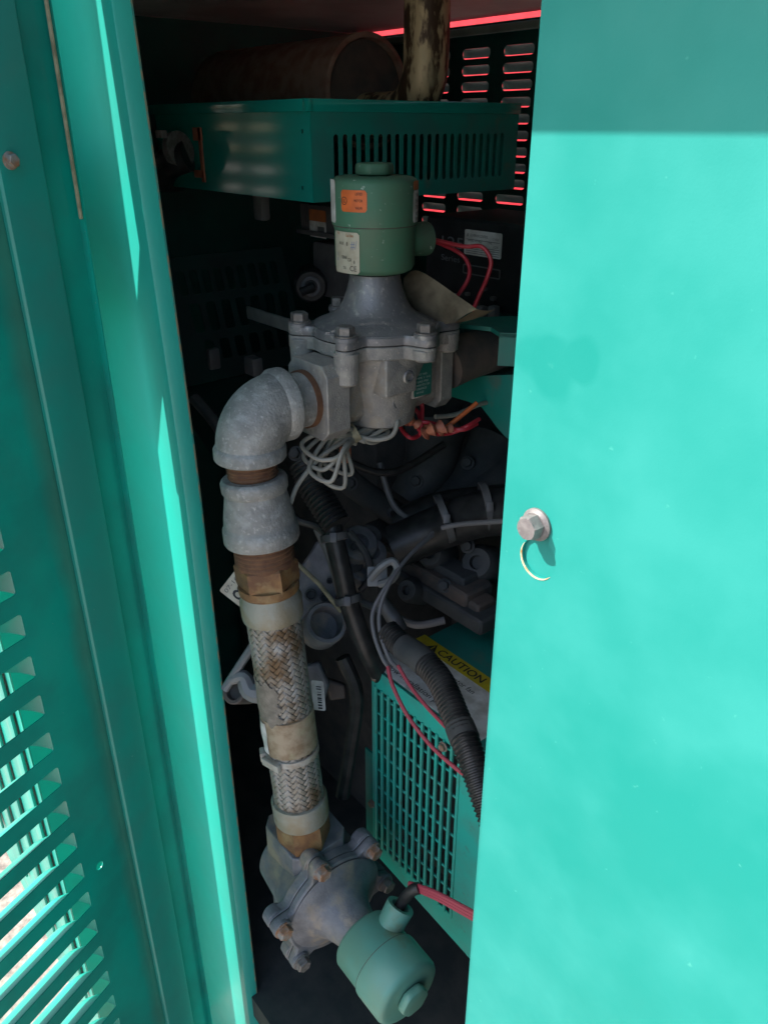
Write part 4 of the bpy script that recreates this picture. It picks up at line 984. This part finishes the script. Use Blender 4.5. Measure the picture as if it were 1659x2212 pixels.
b = MB(); b.tube(smooth([at(940, 900, 1.12), at(985, 895, 1.14), at(1040, 872, 1.16), at(1090, 865, 1.2)], 6), 0.0035, seg=8); b.build('grey_lead', 'wire_grey', hw)

# ================================================================== ENGINE SHAPES IN THE DARK
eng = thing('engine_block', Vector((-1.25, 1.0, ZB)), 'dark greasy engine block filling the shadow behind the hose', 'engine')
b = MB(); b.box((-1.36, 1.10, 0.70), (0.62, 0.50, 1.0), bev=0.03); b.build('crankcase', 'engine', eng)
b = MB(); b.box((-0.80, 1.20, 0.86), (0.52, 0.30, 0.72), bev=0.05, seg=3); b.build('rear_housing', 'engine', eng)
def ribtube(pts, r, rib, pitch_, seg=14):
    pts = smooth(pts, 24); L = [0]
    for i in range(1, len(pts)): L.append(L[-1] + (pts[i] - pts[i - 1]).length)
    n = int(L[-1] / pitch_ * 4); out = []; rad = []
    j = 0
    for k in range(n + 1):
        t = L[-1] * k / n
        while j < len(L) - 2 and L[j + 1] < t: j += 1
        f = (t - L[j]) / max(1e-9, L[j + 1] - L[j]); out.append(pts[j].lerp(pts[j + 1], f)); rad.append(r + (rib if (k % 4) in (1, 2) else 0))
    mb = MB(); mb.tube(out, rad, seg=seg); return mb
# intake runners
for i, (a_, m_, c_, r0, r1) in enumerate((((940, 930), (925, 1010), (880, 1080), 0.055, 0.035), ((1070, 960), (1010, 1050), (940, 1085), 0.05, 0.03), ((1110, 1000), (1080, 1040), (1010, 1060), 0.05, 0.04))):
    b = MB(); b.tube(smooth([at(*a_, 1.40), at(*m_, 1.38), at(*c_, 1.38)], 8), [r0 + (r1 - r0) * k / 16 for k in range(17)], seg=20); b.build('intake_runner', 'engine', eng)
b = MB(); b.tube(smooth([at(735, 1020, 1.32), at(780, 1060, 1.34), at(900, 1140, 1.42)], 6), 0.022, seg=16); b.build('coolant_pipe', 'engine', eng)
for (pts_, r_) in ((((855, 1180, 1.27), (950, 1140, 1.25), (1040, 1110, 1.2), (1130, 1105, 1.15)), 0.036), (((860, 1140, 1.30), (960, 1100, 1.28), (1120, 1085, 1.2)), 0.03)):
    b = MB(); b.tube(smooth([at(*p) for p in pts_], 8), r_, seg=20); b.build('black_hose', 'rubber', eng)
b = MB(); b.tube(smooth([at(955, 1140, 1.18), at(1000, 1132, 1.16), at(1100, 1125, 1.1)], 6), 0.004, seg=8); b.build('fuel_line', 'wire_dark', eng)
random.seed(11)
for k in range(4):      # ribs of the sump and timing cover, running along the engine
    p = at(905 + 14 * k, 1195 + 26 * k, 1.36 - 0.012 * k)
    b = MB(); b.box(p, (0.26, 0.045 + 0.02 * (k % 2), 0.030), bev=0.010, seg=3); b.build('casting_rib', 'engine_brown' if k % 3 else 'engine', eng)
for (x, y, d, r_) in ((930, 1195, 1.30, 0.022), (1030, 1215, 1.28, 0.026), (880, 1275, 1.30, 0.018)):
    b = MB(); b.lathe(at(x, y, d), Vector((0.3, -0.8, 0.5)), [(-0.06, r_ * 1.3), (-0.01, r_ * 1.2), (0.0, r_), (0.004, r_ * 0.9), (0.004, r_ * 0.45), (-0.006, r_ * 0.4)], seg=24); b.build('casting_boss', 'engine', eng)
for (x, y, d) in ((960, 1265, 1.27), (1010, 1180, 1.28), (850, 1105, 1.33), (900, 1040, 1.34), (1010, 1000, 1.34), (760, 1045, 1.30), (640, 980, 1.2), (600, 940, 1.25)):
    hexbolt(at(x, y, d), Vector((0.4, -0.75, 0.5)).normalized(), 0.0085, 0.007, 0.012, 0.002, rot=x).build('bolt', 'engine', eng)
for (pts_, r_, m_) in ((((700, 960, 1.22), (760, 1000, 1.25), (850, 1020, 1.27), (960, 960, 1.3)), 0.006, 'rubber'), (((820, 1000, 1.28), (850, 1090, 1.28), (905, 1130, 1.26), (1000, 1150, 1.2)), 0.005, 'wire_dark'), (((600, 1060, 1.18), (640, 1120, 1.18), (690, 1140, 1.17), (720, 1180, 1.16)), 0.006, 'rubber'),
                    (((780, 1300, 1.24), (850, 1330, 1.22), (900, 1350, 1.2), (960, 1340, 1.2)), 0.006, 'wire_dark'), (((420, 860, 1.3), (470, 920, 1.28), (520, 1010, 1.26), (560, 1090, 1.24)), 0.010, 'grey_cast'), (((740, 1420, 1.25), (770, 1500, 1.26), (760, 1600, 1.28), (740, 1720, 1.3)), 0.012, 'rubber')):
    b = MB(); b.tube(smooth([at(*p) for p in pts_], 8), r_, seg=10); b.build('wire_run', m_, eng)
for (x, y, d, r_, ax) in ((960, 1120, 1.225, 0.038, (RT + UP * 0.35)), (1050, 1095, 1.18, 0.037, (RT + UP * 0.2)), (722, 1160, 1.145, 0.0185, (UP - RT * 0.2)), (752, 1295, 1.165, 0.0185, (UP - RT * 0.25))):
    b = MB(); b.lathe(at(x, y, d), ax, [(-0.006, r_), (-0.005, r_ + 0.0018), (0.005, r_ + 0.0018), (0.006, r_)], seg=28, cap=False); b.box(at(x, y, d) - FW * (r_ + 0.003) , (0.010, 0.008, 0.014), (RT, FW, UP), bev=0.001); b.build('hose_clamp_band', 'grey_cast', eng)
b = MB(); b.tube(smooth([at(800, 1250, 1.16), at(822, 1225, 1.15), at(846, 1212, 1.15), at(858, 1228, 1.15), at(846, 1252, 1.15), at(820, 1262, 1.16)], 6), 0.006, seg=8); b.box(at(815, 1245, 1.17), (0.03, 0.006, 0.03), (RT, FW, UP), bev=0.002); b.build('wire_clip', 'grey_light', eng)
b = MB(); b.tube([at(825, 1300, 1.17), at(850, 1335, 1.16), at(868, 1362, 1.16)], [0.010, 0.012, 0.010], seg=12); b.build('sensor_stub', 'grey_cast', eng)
# ribbed loom hose behind the reducer
lh = thing('ribbed_black_hose', at(705, 1080, 1.12), 'short ribbed black hose slanting down right of the reducer', 'hose')
ribtube([at(655, 1000, 1.16), at(675, 1050, 1.15), at(700, 1090, 1.14), at(728, 1135, 1.13)], 0.0195, 0.0025, 0.0072).build('loom', 'loom', lh)
b = MB(); b.tube(smooth([at(715, 1130, 1.14), at(738, 1230, 1.15), at(760, 1320, 1.17), at(800, 1420, 1.2), at(850, 1500, 1.3)], 8), 0.0150, seg=18); b.build('smooth_hose', 'rubber', lh)
# cast alternator bracket with round port
ab = thing('cast_alternator_housing', at(700, 1380, 1.22), 'pale cast metal housing with a round open port right of the hose', 'alternator')
cpt = at(706, 1345, 1.20); axp = (CAM - cpt).normalized() + RT * 0.25 + UP * 0.25; axp.normalize()
b = MB(); b.lathe(cpt, axp, [(-0.05, 0.032), (-0.004, 0.033), (0.0, 0.031), (0.0, 0.0255), (-0.030, 0.0235), (-0.031, 0.002)], seg=36); b.build('port', 'alu_dirty', ab)
def cam_slab(name, pts, d, thick, material, parent, tilt=0.0):
    mb = MB(); c = at(*pts[0], d)
    U, V, N = RT, UP, FW
    P_ = [at(x, y, d) - c for x, y in pts]
    mb.plate([(p.dot(U), p.dot(V)) for p in P_], [], c, U, V, N, thick); o = mb.build(name, material, parent); bv_ = o.modifiers.new('bevel', 'BEVEL'); bv_.width = 0.004; bv_.segments = 2; return o
cam_slab('back_plate', ((648, 1225), (668, 1196), (682, 1172), (700, 1158), (722, 1168), (742, 1190), (750, 1225), (742, 1262), (728, 1290), (736, 1322), (732, 1362), (712, 1392), (690, 1400), (668, 1392), (652, 1372), (640, 1330), (638, 1270)), 1.245, 0.03, 'alu_dirty', ab)
for (x, y, d, r_, h_) in ((778, 1172, 1.25, 0.030, 0.05), (806, 1192, 1.26, 0.024, 0.04), (786, 1222, 1.26, 0.027, 0.05), (760, 1208, 1.255, 0.022, 0.035), (800, 1158, 1.28, 0.020, 0.04)):
    b = MB(); b.lathe(at(x, y, d), (CAM - at(x, y, d)).normalized() + RT * 0.3 + UP * 0.35, [(-h_, r_ * 1.1), (-0.004, r_ * 1.02), (-0.001, r_ * 0.96), (0.0, r_ * 0.86), (0.0, r_ * 0.5), (-0.008, r_ * 0.42)], seg=28); b.build('casting_boss', 'alu_dirty' if r_ > 0.023 else 'grey_cast', ab)
b = MB(); b.tube(smooth([at(755, 1150, 1.24), at(790, 1195, 1.235), at(800, 1245, 1.24), at(780, 1275, 1.25)], 5), 0.006, seg=8); b.build('casting_rib', 'grey_cast', ab)
b = MB(); b.tube([at(640, 1215, 1.215), at(690, 1262, 1.21), at(738, 1322, 1.20)], 0.0035, seg=8); b.build('bright_edge', 'gasket', ab)
for (x, y, r_) in ((672, 1285, 0.010), (700, 1290, 0.007), (712, 1255, 0.005), (765, 1180, 0.008)):
    b = MB(); b.lathe(at(x, y, 1.236), (CAM - at(x, y, 1.24)), [(-0.01, r_), (0.004, r_), (0.0045, r_ * 0.7), (-0.003, r_ * 0.6)], seg=18); b.build('boss', 'engine', ab)
b = MB(); b.tube(smooth([at(690, 1140, 1.22), at(720, 1210, 1.21), at(745, 1300, 1.22)], 5), 0.010, seg=12); b.build('clip_arm', 'grey_light', ab)
cam_slab('lower_bracket', ((655, 1440), (690, 1430), (712, 1480), (700, 1520), (670, 1510)), 1.25, 0.02, 'alu_dirty', ab)
cam_slab('rusty_foot', ((700, 1465), (745, 1480), (748, 1510), (712, 1515)), 1.28, 0.02, 'engine_brown', ab)
# bracket rod on the left
rd = thing('bracket_rod', at(530, 1480, 1.15), 'pale green bracket rod sloping behind the hose at the left', 'bracket')
b = MB(); b.tube([at(485, 1490, 1.16), at(520, 1435, 1.16), at(590, 1330, 1.16)], 0.0065, seg=8); b.build('rod', 'grey_light', rd)
b = MB(); b.tube(smooth([at(498, 1470, 1.16), at(525, 1462, 1.16), at(540, 1490, 1.16), at(570, 1495, 1.16), at(600, 1490, 1.16)], 5), [0.007 + 0.010 * min(1, k / 12) for k in range(21)], seg=10); b.build('yoke', 'grey_light', rd)
b = MB(); b.lathe(at(505, 1495, 1.17), (CAM - at(505, 1500, 1.15)) - RT * 0.6, [(-0.05, 0.018), (0.0, 0.018), (0.001, 0.016), (0.0, 0.012), (-0.01, 0.011)], seg=24); b.build('bush', 'engine_brown', rd)
# tag with the figure 8
tg = thing('number_tag', at(505, 1280, 1.12), 'cream tag printed with an 8 left of the hose', 'tag')
c = at(474, 1276, 1.10); Ut = (at(528, 1318, 1.10) - c).normalized(); Nt = -FW; Vt = (at(518, 1236, 1.10) - c); Vt = (Vt - Ut * Vt.dot(Ut)).normalized(); Nt = Ut.cross(Vt)
b = MB(); b.plate(rrect(0.065, 0.036, 0.003, 3), [], c, Ut, Vt, -Nt, 0.0008); tgs = b.build('tag_plate', 'cream', tg)
deliver_lines(tg, c, Ut, Vt, Nt, [('8', 0.016, 0.006, 0.030, 0.017)], 'ink', 'figure')
V2, U2 = -Ut, Vt
mbt = MB(); add_text(mbt, '07-16', 0.009, lambda x, y, e: c + Vt * (0.004 + x) + Ut * (0.011 - y) + Nt * 0.0005, width=0.026); mbt.build('date_print', 'ink_faded', tg, fix=False)
# barcode label beyond the hose
bl = thing('barcode_label', at(694, 1535, 1.2), 'small white barcode label right of the braided hose', 'label')
c = at(686, 1534, 1.20); Ul = (at(704, 1536, 1.20) - c).normalized(); Vl = (at(681, 1470, 1.20) - c).normalized(); Nl = Ul.cross(Vl)
wl_ = (at(704, 1536, 1.2) - c).length; hl_ = (at(681, 1470, 1.2) - c).length
b = MB(); b.plate(rrect(wl_ * 1.5, hl_, 0.003, 3, -wl_ * 0.5, 0), [], c, Ul, Vl, -Nl, 0.0008); blp = b.build('label_sheet', 'white', bl)
b = MB()
y_ = hl_ * 0.08
random.seed(5)
while y_ < hl_ * 0.62:
    t = random.choice((0.0008, 0.0016, 0.0024)); b.box(c + Ul * wl_ * 0.38 + Vl * y_ + Nl * 0.0004, (wl_ * 0.5, t, 0.0002), (Ul, Vl, Nl)); y_ += t + random.choice((0.0012, 0.002))
for yy in (0.72, 0.80): b.box(c + Ul * wl_ * 0.35 + Vl * hl_ * yy + Nl * 0.0004, (wl_ * 0.6, 0.0014, 0.0002), (Ul, Vl, Nl))
b.build('bars', 'ink', bl)
# fan guard at the far left, its green darkened to sink into the shade
M['guard_shaded'] = mat('shaded_green_guard', (0.006, 0.042, 0.038), 0.6, col2=(0.012, 0.03, 0.03), scale=9)
fg = thing('fan_guard', on_x(450, 640, -1.42), 'green slotted fan guard darkened to match the shadow at the left', 'guard')
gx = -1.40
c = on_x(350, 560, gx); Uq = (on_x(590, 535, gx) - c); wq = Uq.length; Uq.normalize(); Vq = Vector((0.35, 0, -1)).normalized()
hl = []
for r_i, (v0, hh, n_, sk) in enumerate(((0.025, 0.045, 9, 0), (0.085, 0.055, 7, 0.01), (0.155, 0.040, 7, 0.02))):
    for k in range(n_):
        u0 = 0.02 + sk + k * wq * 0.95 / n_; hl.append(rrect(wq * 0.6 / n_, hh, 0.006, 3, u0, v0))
b = MB(); b.plate([(-0.05, 0), (wq + 0.02, 0), (wq + 0.02, 0.23), (-0.05, 0.23)], hl, c, Uq, Vq, -UX, 0.002); b.build('guard_sheet', 'guard_shaded', fg)
fg2 = MB(); fg2.plate([(-0.05, 0), (wq + 0.02, 0), (wq + 0.02, 0.16), (-0.05, 0.16)], [], c + Vq * 0.232, Uq, Vector((0.85, 0, -0.5)).normalized(), -UX, 0.002); fg2.build('lower_sheet', 'guard_shaded', fg)
st = thing('steel_bracket_tab', at(555, 430, 1.3), 'small pale metal tab hanging under the heat shield', 'bracket')
b = MB(); b.box(at(565, 445, 1.45), (0.03, 0.02, 0.05), bev=0.006); b.build('tab', 'grey_light', st)
for (x, y, sx, sz) in ((462, 775, 0.012, 0.035), (548, 790, 0.03, 0.03)):
    o = thing('small_bracket', at(x, y, 1.3), 'small dull bracket %s in the dark left of the elbow' % ('standing upright' if x < 500 else 'of squarish shape nearest the elbow'), 'bracket')
    b = MB(); b.box(at(x, y, 1.3), (sx, 0.02, sz), bev=0.004); b.build('bracket_plate', 'grey_cast', o)

# ================================================================== GENERATOR END WITH GRILLE
YG = 0.62
gc = on_y(803, 1440, YG); zgt = gc.z
gen = thing('generator_housing', Vector((gc.x + 0.15, YG + 0.2, ZB)), 'turquoise generator end housing with barred air grille and caution label on top', 'generator')
ZG0 = on_y(950, 1985, YG).z; xr = on_y(1000, 1600, YG).x; zgb = on_y(900, 1905, YG).z
XRH = xr + 0.035
gx0 = gc.x
# grille sheet with rectangular openings: 12 upright bars, cross wires every 30 mm
nb = 12; x_a, x_b = gx0 + 0.010, xr - 0.004; stepx = (x_b - x_a) / nb
z_a, z_b = zgb, zgt - 0.034
frm = MB(); frm.plate([(gx0, ZG0), (XRH, ZG0 - 0.02), (XRH, zgt), (gx0, zgt)], [[(x_a, z_a), (x_b, z_a), (x_b, z_b), (x_a, z_b)]], (0, YG, 0), UX, UZ, UY, 0.002)
gf = frm.build('grille_frame', 'teal_bright', gen)
barm = None
for k in range(nb + 1):
    xx = x_a + stepx * k
    mb = MB(); mb.box((xx, YG - 0.0005, (z_a + z_b) / 2), (stepx * 0.30, 0.005, z_b - z_a + 0.006), bev=0.0008, seg=1)
    if barm is None:
        o0b = mb.build('grille_bar', 'teal_bright', gf); barm = o0b; bx0 = xx
    else:
        o = barm.copy(); COL.objects.link(o); o.parent = gf; o.location = barm.location + Vector((xx - bx0, 0, 0))
nr = int((z_b - z_a) / 0.040); cm = None
for k in range(nr + 1):
    zz = z_b - 0.014 - k * 0.040
    if zz < z_a: break
    mb = MB(); mb.box(((x_a + x_b) / 2, YG + 0.0045, zz), (x_b - x_a + 0.004, 0.003, 0.0040), bev=0.0006, seg=1)
    if cm is None: cm = mb.build('cross_bar', 'teal_bright', gf); cz0 = zz
    else:
        o = cm.copy(); COL.objects.link(o); o.parent = gf; o.location = cm.location + Vector((0, 0, zz - cz0))
# housing shell: top, left side, right side rounded
b = MB(); b.box(((gx0 + XRH) / 2, YG + 0.205, zgt - 0.001), (XRH - gx0 + 0.004, 0.40, 0.004), bev=0.0012)
topo = b.build('top_cover', 'teal_dull', gen)
b = MB(); b.box((gx0 + 0.001, YG + 0.205, (ZG0 + zgt) / 2 - 0.003), (0.002, 0.40, zgt - ZG0 - 0.008)); b.build('left_side', 'teal_dull', gen)
b = MB(); b.box(((gx0 + xr) / 2, YG + 0.06, (ZG0 + zgt) / 2), (xr - gx0 - 0.01, 0.006, zgt - ZG0 - 0.02)); b.build('inner_baffle', 'black', gen)
# right end: drum shaped cover bulging towards the front, round opening low down
b = MB()
def shell(i, j):
    a = R(-90 + 100 * i); zl = ZG0 - 0.02 - 0.06 * math.sin(min(1, i * 1.3) * math.pi / 2); z = zl + (zgt - 0.002 - zl) * j
    return Vector((XRH + 0.012 + 0.10 * math.cos(a) , YG + 0.10 + 0.10 * math.sin(a), z))
b.map2(16, 4, shell)
b.map2(2, 2, lambda i, j: Vector((XRH - 0.001 + 0.014 * i, YG - 0.0005, ZG0 - 0.02 + (zgt - ZG0 + 0.018) * j)))
b.build('rounded_cover', 'teal_bright', gen, fix=False)
b = MB(); b.plate([(XRH, YG + 0.002), (XRH + 0.03, YG + 0.005), (XRH + 0.08, YG + 0.03), (XRH + 0.11, YG + 0.1), (XRH + 0.11, YG + 0.40), (XRH, YG + 0.40)], [], (0, 0, zgt - 0.004), UX, UY, UZ, 0.004); b.build('shoulder', 'teal_dull', gen)
# rim flange left of the grille and its screws
b = MB(); b.box((gx0 - 0.016, YG + 0.012, (ZG0 + zgt) / 2 - 0.10), (0.034, 0.004, zgt - ZG0 - 0.19), bev=0.001); b.build('mounting_flange', 'teal_dull', gen)
for (x, y) in ((812, 1462), (805, 1735), (811, 1838), (962, 1610)):
    p = on_y(x, y, YG); hexbolt(Vector((p.x, YG - (0.0035 if x > 900 else 0.0), p.z)), -UY, 0.0062, 0.005, 0.0078, 0.0015).build('screw', 'bolt_rust', gen)
# caution label
lz = zgt + 0.0015
l0 = on_z(917, 1371, lz); l1 = on_z(1057, 1462, lz)
Uc = UX; Vc = UY
def topp(px, py): return on_z(px, py, lz)
yl_top = topp(917, 1371).y; xl_ = topp(917, 1371).x
hy = 0.026; ht = 0.115; wl_ = 0.235
b = MB(); b.plate(rrect(wl_, hy, 0.001, 2), [], Vector((xl_, yl_top - hy, lz)), UX, UY, UZ, 0.0005); yb_ = b.build('caution_header', 'yellow', gen)
b = MB(); b.plate(rrect(wl_, ht - hy - 0.0004, 0.001, 2), [], Vector((xl_, yl_top - ht, lz)), UX, UY, UZ, 0.0005); wb_ = b.build('caution_sheet', 'white', gen)
oC = Vector((xl_, yl_top - hy, lz + 0.0005))
cb = MB(); add_text(cb, 'CAUTION', 0.021, lambda x, y, e: oC + UX * (0.050 + x) + UY * (0.0055 + y) + UZ * (0.0004 + e), bold=0.0004, width=0.098)
cb.add([oC + UX * 0.026 + UY * 0.005 + UZ * 0.0004, oC + UX * 0.047 + UY * 0.005 + UZ * 0.0004, oC + UX * 0.0365 + UY * 0.0215 + UZ * 0.0004], [(0, 1, 2)]); cb.build('caution_word', 'ink', yb_, fix=False)
ex = MB(); ex.box(oC + UX * 0.0365 + UY * 0.0125 + UZ * 0.0006, (0.0022, 0.007, 0.0002)); ex.box(oC + UX * 0.0365 + UY * 0.0072 + UZ * 0.0006, (0.0022, 0.002, 0.0002)); ex.build('exclamation', 'yellow', yb_)
deliver_lines(wb_, Vector((xl_, yl_top - ht, lz + 0.0005)), UX, UY, UZ, [('Keep clear of generator fan', 0.012, 0.066, 0.0145, 0.146), ('and the spinning rotor.', 0.012, 0.045, 0.0145, 0.130), ('Follow installation procedures', 0.012, 0.010, 0.0145, 0.190)], 'ink')

# black split loom conduit over the housing
lm = thing('black_conduit', at(960, 1490, 1.0), 'thick ribbed black conduit running down over the generator housing', 'conduit')
ribtube([at(835, 1362, 1.12), at(868, 1395, 1.10), at(905, 1420, 1.07), at(950, 1470, 1.03), at(985, 1550, 0.99), at(1012, 1620, 0.96), at(1040, 1700, 0.94), at(1075, 1800, 0.92)], 0.0162, 0.0020, 0.0058, seg=18).build('loom', 'loom', lm)
b = MB(); b.tube(smooth([at(872, 1398, 1.098), at(905, 1420, 1.07), at(922, 1436, 1.055)], 8), 0.0190, seg=20); b.build('tape_wrap', 'engine', lm)
b = MB(); b.tube(smooth([at(992, 1567, 0.984), at(1004, 1598, 0.968)], 8), 0.0189, seg=20); b.build('tape_wrap', 'engine', lm)
gwr = thing('grey_wire_pair', at(830, 1300, 1.12), 'pair of thin grey wires curving down to the generator housing', 'wires')
for k, off in enumerate((0, 14)):
    b = MB(); b.tube(smooth([at(935, 1150 + off * 0.4, 1.2), at(880, 1205, 1.16), at(835 + off * 0.3, 1265, 1.13), at(806 + off, 1320, 1.12), at(808 + off, 1370, 1.11), at(828 + off, 1425, 1.10), at(845 + off * 1.4, 1445, 1.10)], 8), 0.0030, seg=8); b.build('wire_core', 'wire_dark', gwr)
rwr = thing('thin_red_wire', at(900, 1560, 1.02), 'thin red wire running lower in front of the grille bars', 'wire', 'red wires over the grille')
b = MB(); b.tube(smooth([at(838, 1440, 1.09), at(848, 1480, 1.075), at(880, 1545, 1.05), at(930, 1610, 1.02), at(985, 1660, 0.99), at(1045, 1705, 0.96)], 8), 0.0028, seg=8); b.build('insulation', 'wire_pink', rwr)
rwr = thing('thin_red_wire', at(920, 1500, 1.02), 'thin red wire running higher, ending at the black conduit', 'wire', 'red wires over the grille')
b = MB(); b.tube(smooth([at(860, 1438, 1.09), at(885, 1480, 1.07), at(920, 1525, 1.045), at(972, 1580, 1.01)], 8), 0.0026, seg=8); b.build('insulation', 'wire_pink', rwr)

# leads of the lower coil
hubL = LW_['P'](LW_['H0'] + 0.034, 0, 0) + HUB_LOW * 0.080
dl = (hubL - CAM).dot(FW)
ll = thing('lower_coil_leads', hubL, 'bundle of faded red wires leaving the lower valve coil through a black sleeve', 'wires')
b = MB()
for k in range(3):
    b.tube(smooth([at(884, 1908 + 4 * k, dl - 0.005), at(905, 1914 + 5 * k, dl - 0.02), at(950, 1932 + 6 * k, dl - 0.05), at(1030, 1975 + 7 * k, dl - 0.09), at(1080, 2000 + 7 * k, dl - 0.11)], 8), 0.0033, seg=8)
b.build('insulation', 'wire_pink', ll)
b = MB(); b.tube(smooth([hubL - HUB_LOW * 0.02, hubL + HUB_LOW * 0.006, hubL.lerp(at(905, 1918, dl - 0.02), 0.6) + UZ * 0.008, at(905, 1918, dl - 0.02)], 6), 0.0085, seg=12); b.build('sleeve', 'rubber', ll)

# ================================================================== RED CONTAINER BEHIND
rc_ = thing('red_container', (-3, 4.2, -0.3), 'bright red steel container standing behind the louvred back wall', 'container')
b = MB()
n_ = 60; prof = []
x0 = -9.0
for k in range(n_):
    prof += [(x0 + k * 0.2, 0.0), (x0 + k * 0.2 + 0.06, 0.0), (x0 + k * 0.2 + 0.09, 0.012), (x0 + k * 0.2 + 0.17, 0.012)]
vs = [Vector((x, 4.2 + y, z)) for z in (-0.15, 2.55) for x, y in prof]; m_ = len(prof)
b.add(vs, [(i, i + 1, m_ + i + 1, m_ + i) for i in range(m_ - 1)]); b.build('corrugated_side', 'red_steel', rc_, fix=False)
b = MB(); b.box((x0 + 6, 4.22, 2.62), (12.1, 0.12, 0.12), bev=0.01); b.box((x0 + 6, 4.22, -0.22), (12.1, 0.12, 0.14), bev=0.01); b.build('rails', 'red_steel', rc_)
b = MB(); b.box((x0 + 6, 5.4, 2.60), (12.0, 2.36, 0.04)); b.box((x0 + 6, 6.58, 1.35), (12.0, 0.04, 2.4)); b.box((x0, 5.4, 1.35), (0.04, 2.3, 2.4)); b.box((x0 + 12, 5.4, 1.35), (0.04, 2.3, 2.4)); b.build('roof_and_ends', 'red_steel', rc_)
print('DONE', len(bpy.data.objects))
